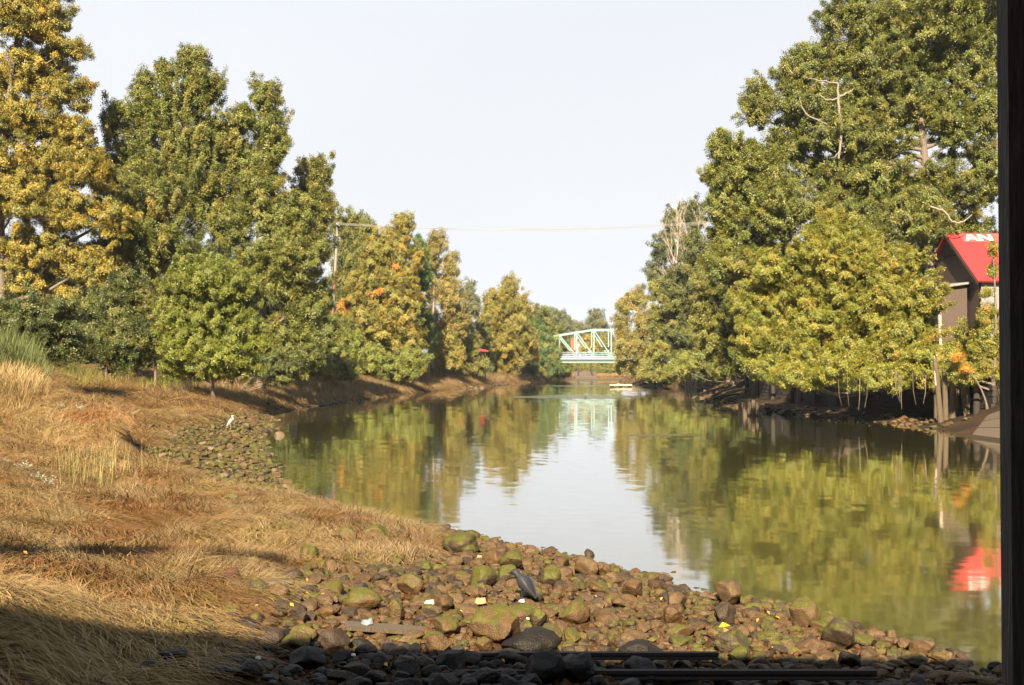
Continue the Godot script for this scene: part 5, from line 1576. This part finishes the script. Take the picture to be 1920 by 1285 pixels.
func pole_and_wires() -> void:
	var d := 150.0
	var top := at(633, 417, d)
	var foot := Vector3(at(621, 600, d).x - 0.3, 0, -d)
	foot.y = ground_y(foot.x, foot.z) - 0.3
	var o := thing("utility_pole", "leaning utility pole with painted bands among the left bank trees", "pole", foot)
	var q := top - foot
	var names := ["shaft", "red_band", "shaft", "red_band", "shaft"]
	var cuts := [0.0, 0.33, 0.46, 0.55, 0.62, 1.0]
	for k in 5:
		var b := Buf.new()
		tube(b, PackedVector3Array([q * cuts[k], q * cuts[k + 1]]), PackedFloat32Array([0.26 - 0.1 * cuts[k], 0.26 - 0.1 * cuts[k + 1]]), 10)
		obj(names[k], mesh_of(b), M.orange_paint if k % 2 else M.grey_board, o)
	obj("crossarm", block(Vector3(0.2, 0.2, 2.6), q - Vector3(0, 0.5, 0)), M.wall_wood, o)
	for k in [-1, 0, 1]:
		obj("insulator", block(Vector3(0.14, 0.3, 0.14), q + Vector3(0, -0.28, k * 1.1)), M.slate, o)
	var end := at(1337, 416, 160.0)
	for k in 3:
		var b := Buf.new()
		var a := top + Vector3(0, -0.15 - 0.0 * k, (k - 1) * 1.1)
		var e := end + Vector3(0, [0.25, 0.0, -0.25][k], (k - 1) * 1.1)
		var pts := PackedVector3Array()
		var rs := PackedFloat32Array()
		for s in 41:
			var t := s / 40.0
			pts.append(a.lerp(e, t) - Vector3(0, 4.0 * (0.85 + 0.05 * k) * t * (1.0 - t), 0))
			rs.append(0.022)
		tube(b, pts, rs, 5)
		var w := obj("power_line", mesh_of(b), M.wire)
		tag(w, ["nearest of the three power lines strung across the river", "middle of the three power lines strung across the river", "farthest of the three power lines strung across the river"][2 - k], "power line", "power lines across the river")

# ---- birds and litter
func loft(b: Buf, spine: Array, sides := 12) -> void:   # spine: [point, half width, half height]
	var n := spine.size()
	var first := b.v.size()
	for k in n:
		var p: Vector3 = spine[k][0]
		var dir: Vector3 = ((spine[mini(k + 1, n - 1)][0] as Vector3) - (spine[maxi(k - 1, 0)][0] as Vector3)).normalized()
		var side := Vector3(0, 0, 1)
		var up := side.cross(dir).normalized()
		for s in sides:
			var a := TAU * s / sides
			b.v.append(p + side * cos(a) * spine[k][1] + up * sin(a) * spine[k][2])
	for k in n - 1:
		for s in sides:
			var i := first + k * sides + s
			var j := first + k * sides + (s + 1) % sides
			b.i.append_array(PackedInt32Array([i, j, i + sides, j, j + sides, i + sides]))
	for e in [0, n - 1]:
		var c := b.v.size()
		b.v.append(spine[e][0])
		for s in sides:
			var i: int = first + e * sides + s
			var j: int = first + e * sides + (s + 1) % sides
			if e:
				b.i.append_array(PackedInt32Array([c, i, j]))
			else:
				b.i.append_array(PackedInt32Array([c, j, i]))

func bird(called: String, label: String, category: String, where: Vector3, turn: float, s: float, body: Material, wing: Material) -> void:
	# a bird that floats or sits, facing local +x; s is its length
	var o := thing(called, label, category, where, turn)
	var b := Buf.new()
	loft(b, [[Vector3(-0.5, 0.16, 0) * s, 0.01 * s, 0.01 * s], [Vector3(-0.32, 0.14, 0) * s, 0.09 * s, 0.05 * s], [Vector3(-0.05, 0.13, 0) * s, 0.16 * s, 0.12 * s], [Vector3(0.18, 0.15, 0) * s, 0.13 * s, 0.12 * s], [Vector3(0.3, 0.26, 0) * s, 0.06 * s, 0.07 * s], [Vector3(0.34, 0.36, 0) * s, 0.055 * s, 0.06 * s], [Vector3(0.42, 0.4, 0) * s, 0.05 * s, 0.05 * s], [Vector3(0.48, 0.39, 0) * s, 0.015 * s, 0.012 * s]])
	obj("body", mesh_of(b), body, o)
	b = Buf.new()
	loft(b, [[Vector3(0.47, 0.385, 0) * s, 0.02 * s, 0.015 * s], [Vector3(0.58, 0.37, 0) * s, 0.006 * s, 0.005 * s]], 6)
	obj("beak", mesh_of(b), M.bill, o)
	for k in [-1, 1]:
		b = Buf.new()
		loft(b, [[Vector3(0.16, 0.2, k * 0.11) * s, 0.01 * s, 0.02 * s], [Vector3(0.0, 0.19, k * 0.155) * s, 0.018 * s, 0.09 * s], [Vector3(-0.25, 0.18, k * 0.12) * s, 0.014 * s, 0.06 * s], [Vector3(-0.52, 0.18, k * 0.03) * s, 0.006 * s, 0.012 * s]], 8)
		obj("wing", mesh_of(b), wing, o)

func small_things() -> void:
	rng.seed = 101
	# crow: seen from behind, bending to a white scrap
	var p := hit(983, 1131)
	var o := thing("crow", "black crow standing among the stones, its back to the viewer", "crow", p + Vector3(0, 0.05, 0), PI * 0.5 + 0.95)
	var b := Buf.new()
	loft(b, [[Vector3(-0.20, 0.05, 0), 0.022, 0.008], [Vector3(-0.12, 0.12, 0), 0.045, 0.02], [Vector3(-0.06, 0.19, 0), 0.075, 0.055], [Vector3(0.01, 0.26, 0), 0.092, 0.08], [Vector3(0.06, 0.30, 0), 0.066, 0.062], [Vector3(0.10, 0.33, 0), 0.040, 0.042], [Vector3(0.135, 0.362, 0), 0.044, 0.046], [Vector3(0.175, 0.37, 0), 0.042, 0.042], [Vector3(0.21, 0.36, 0), 0.024, 0.024], [Vector3(0.225, 0.355, 0), 0.010, 0.010]], 14)
	obj("body", mesh_of(b), M.black_feather, o)
	o.scale = Vector3(1.0, 1.0, 1.25)
	for k in [-1, 1]:
		b = Buf.new()
		loft(b, [[Vector3(0.045, 0.30, k * 0.07), 0.010, 0.02], [Vector3(-0.02, 0.25, k * 0.09), 0.014, 0.07], [Vector3(-0.1, 0.17, k * 0.07), 0.012, 0.05], [Vector3(-0.2, 0.065, k * 0.018), 0.005, 0.012]], 8)
		obj("wing", mesh_of(b), M.black_feather, o)
		b = Buf.new()
		tube(b, PackedVector3Array([Vector3(-0.01, 0.2, k * 0.035), Vector3(0.01, 0.1, k * 0.038), Vector3(-0.005, 0.0, k * 0.04)]), PackedFloat32Array([0.016, 0.007, 0.006]), 6)
		for t in [-0.5, 0.0, 0.5]:
			tube(b, PackedVector3Array([Vector3(-0.005, 0.006, k * 0.04), Vector3(0.045, 0.004, k * 0.04 + t * 0.04)]), PackedFloat32Array([0.006, 0.003]), 5)
		obj("leg", mesh_of(b), M.black_feather, o)
	b = Buf.new()
	loft(b, [[Vector3(0.21, 0.358, 0), 0.015, 0.018], [Vector3(0.25, 0.348, 0), 0.010, 0.012], [Vector3(0.285, 0.332, 0), 0.002, 0.002]], 8)
	obj("beak", mesh_of(b), M.black_feather, o)
	# heron: hunched, side on, facing right
	p = hit(433, 808)
	o = thing("heron", "grey heron standing hunched on the left beach by the water", "heron", p, 0.25)
	b = Buf.new()
	loft(b, [[Vector3(-0.19, 0.24, 0), 0.015, 0.02], [Vector3(-0.14, 0.30, 0), 0.05, 0.05], [Vector3(-0.06, 0.40, 0), 0.085, 0.09], [Vector3(0.01, 0.49, 0), 0.09, 0.095], [Vector3(0.06, 0.56, 0), 0.065, 0.075]], 12)
	obj("body", mesh_of(b), M.grey_feather, o)
	b = Buf.new()
	tube(b, PackedVector3Array([Vector3(0.05, 0.5, 0), Vector3(0.10, 0.53, 0), Vector3(0.10, 0.60, 0), Vector3(0.07, 0.65, 0), Vector3(0.075, 0.70, 0)]), PackedFloat32Array([0.05, 0.05, 0.04, 0.032, 0.03]), 10)
	loft(b, [[Vector3(0.03, 0.715, 0), 0.01, 0.012], [Vector3(0.07, 0.72, 0), 0.032, 0.036], [Vector3(0.12, 0.715, 0), 0.026, 0.026], [Vector3(0.145, 0.71, 0), 0.012, 0.012]], 10)
	obj("neck", mesh_of(b), M.white_feather, o)
	b = Buf.new()
	loft(b, [[Vector3(0.14, 0.71, 0), 0.012, 0.012], [Vector3(0.27, 0.69, 0), 0.003, 0.003]], 6)
	obj("beak", mesh_of(b), M.bill, o)
	for k in [-1, 1]:
		b = Buf.new()
		loft(b, [[Vector3(0.06, 0.54, k * 0.07), 0.012, 0.03], [Vector3(-0.02, 0.45, k * 0.095), 0.016, 0.085], [Vector3(-0.13, 0.30, k * 0.06), 0.012, 0.06], [Vector3(-0.2, 0.2, k * 0.02), 0.006, 0.015]], 8)
		obj("wing", mesh_of(b), M.grey_feather, o)
		b = Buf.new()
		tube(b, PackedVector3Array([Vector3(-0.02, 0.34, k * 0.04), Vector3(0.0, 0.19, k * 0.04), Vector3(-0.02, 0.0, k * 0.04)]), PackedFloat32Array([0.025, 0.011, 0.009]), 6)
		obj("leg", mesh_of(b), M.bill, o)
	# litter among the stones
	var bits := [["crumpled white scrap lying at the crow's feet", 978, 1143, 0.10, "white_scrap"], ["broken orange brick corner among the middle stones", 902, 1147, 0.17, "clay"], ["pale shell like stone chip left of the brick corner", 806, 1148, 0.12, "trim"], ["small pink brick chip near the mossy hump", 900, 1058, 0.09, "clay"], ["grey blue metal strip under the muddy plank", 690, 1190, 0.16, "slate"], ["small white litter scrap at the grass edge in the shadow", 486, 1255, 0.05, "white_scrap"], ["tiny white litter scrap on the near rail", 664, 1247, 0.045, "white_scrap"], ["pale chip on the bank right of the biggest boulder", 990, 1178, 0.05, "trim"]]
	for s in bits:
		p = hit(s[1], s[2])
		b = Buf.new()
		var nn := 9
		for k in nn:
			var a := TAU * k / nn
			b.v.append(Vector3(cos(a) * rng.randf_range(0.7, 1.1), rng.randf_range(-0.1, 0.25), sin(a) * rng.randf_range(0.4, 0.7)) * s[3] * 0.55)
		for k in nn:
			b.v.append(b.v[k] * 0.75 + Vector3(0, s[3] * rng.randf_range(0.25, 0.5), 0))
		b.v.append(Vector3(0, s[3] * 0.42, 0))
		for k in nn:
			var j := (k + 1) % nn
			b.i.append_array(PackedInt32Array([k, k + nn, j, j, k + nn, j + nn, k + nn, 2 * nn, j + nn]))
		var m := obj("brick_piece" if s[4] == "clay" else "scrap", mesh_of(b), M[s[4]])
		m.position = p + Vector3(0, 0.1, 0)
		tag(m, s[0], "litter")
	# planks, rails
	p = hit(500, 1112)
	b = Buf.new()
	var u := -p.z / 2200.0
	tube(b, PackedVector3Array([Vector3(-52, 0, 0) * u, Vector3(-20, 3, 0) * u, Vector3(20, 6, 4) * u, Vector3(54, 9, 2) * u]), PackedFloat32Array([5 * u, 10 * u, 9 * u, 4 * u]), 9)
	var lg := obj("driftwood_log", mesh_of(b), M.pile_wood)
	lg.position = p + Vector3(0, 0.08, 0)
	tag(lg, "muddy flattened log lying at the left edge of the stones", "log")
	p = hit(720, 1194)
	b = Buf.new()
	box(b, Transform3D(Basis.from_euler(Vector3(0.1, 0.12, -0.1)), Vector3(0, 0.1, 0)), Vector3(0.85, 0.05, 0.18))
	lg = obj("plank", mesh_of(b), M.pile_wood)
	lg.position = p
	tag(lg, "muddy plank stuck between stones left of the biggest boulder", "plank")
	for s in [["far rusted steel rail lying along the foot of the sunlit stones", 480.0, 1345.0, 1231.0, 0.04], ["near rusted steel rail lying in the bridge's shadow", 545.0, 1640.0, 1268.0, 0.06]]:
		var a := hit(s[1], s[3])
		var e := hit(s[2], s[3])
		var hgt: float = s[4]
		var d := -(a.z + e.z) / 2
		a = Vector3((s[1] - 960) / 2200 * d, 0, -d)
		e = Vector3((s[2] - 960) / 2200 * d, 0, -d)
		a.y = EYE - (s[3] - 682.0) / 2200.0 * d
		e.y = a.y
		o = thing("rail", s[0], "rail", a, 0.0, "old rails under the bridge")
		e -= a
		for part in [["head", 0.07, 0.035, hgt], ["web", 0.02, hgt, hgt * 0.5], ["foot", 0.13, 0.02, 0.0]]:
			b = Buf.new()
			beam(b, Vector3(0, part[3], 0), e + Vector3(0, part[3], 0), part[1], part[2])
			obj(part[0], mesh_of(b), M.rust, o)
	# fallen leaves
	var leaf := sprig(1, 0.9, 0.8, 0.03, 0.0)
	var P: Array[Transform3D] = []
	var C := PackedColorArray()
	for q in 220:
		var d := rng.randf_range(10.5, 60.0) if q % 2 else rng.randf_range(10.5, 25.0)
		var x := d * rng.randf_range(-0.46, 0.3)
		if x > XL[idx(d)]:
			continue
		var sc := rng.randf_range(0.035, 0.06) * (1.0 + d * 0.012)
		P.append(Transform3D(Basis.from_euler(Vector3(rng.randf_range(-0.5, 0.5) + PI / 2, rng.randf() * TAU, rng.randf_range(-0.5, 0.5))).scaled_local(Vector3.ONE * sc), Vector3(x, ground_y(x, -d) + (0.1 if x > GX[idx(d)] else 0.16), -d)))
		C.append([Color(0.42, 0.26, 0.03), Color(0.38, 0.17, 0.04), Color(0.40, 0.30, 0.12), Color(0.28, 0.13, 0.04)][rng.randi() % 4])
	scatter("fallen_leaves", "scattered yellow and brown fallen leaves on the left bank and shore", "leaves", leaf, M.blade, P, C)
	P = []
	C = PackedColorArray()
	for q in 260:
		var d := rng.randf_range(56.0, 125.0)
		var x := XR[idx(d)] - absf(rng.randfn(0.0, 2.2))
		if q % 4 == 0:
			x = rng.randf_range(XL[idx(d)] + 1.0, XR[idx(d)])
		P.append(Transform3D(Basis.from_euler(Vector3(PI / 2, rng.randf() * TAU, 0)).scaled_local(Vector3.ONE * rng.randf_range(0.09, 0.15)), Vector3(x, 0.012, -d)))
		C.append(Color(0.45, 0.34, 0.12))
	scatter("floating_leaves", "yellow leaves floating on the water along the right bank", "leaves", leaf, M.blade, P, C)
	var n := 0
	for s in [[1357, 1206, 0.14, Color(0.20, 0.24, 0.02), "yellow green leaf lying on the low dark mossy boulder"], [1356, 1213, 0.11, Color(0.4, 0.13, 0.04), "orange leaf below the yellow green one on the dark boulder"], [1453, 1190, 0.1, Color(0.5, 0.33, 0.01), "bright yellow leaf alone among the right shore stones"], [1262, 1092, 0.16, Color(0.5, 0.3, 0.06), "large yellow leaf on the dark stone at the water's edge"]]:
		p = hit(s[0], s[1])
		b = Buf.new()
		var l: float = s[2]
		b.v = PackedVector3Array([Vector3(-l * 0.5, 0.02, 0), Vector3(-l * 0.1, 0.05, -l * 0.35), Vector3(l * 0.5, 0.03, 0), Vector3(-l * 0.1, 0.06, l * 0.35), Vector3(0, 0.015, 0)])
		b.i = PackedInt32Array([0, 1, 4, 1, 2, 4, 2, 3, 4, 3, 0, 4])
		b.c = PackedColorArray([s[3], s[3], s[3], s[3], s[3]])
		var m := obj("fallen_leaf", mesh_of(b), M.blade)
		m.position = p + Vector3(0, 0.18, 0)
		m.rotation = Vector3(0.5, n * 1.3, 0.1)
		tag(m, s[4], "leaf")
		n += 1
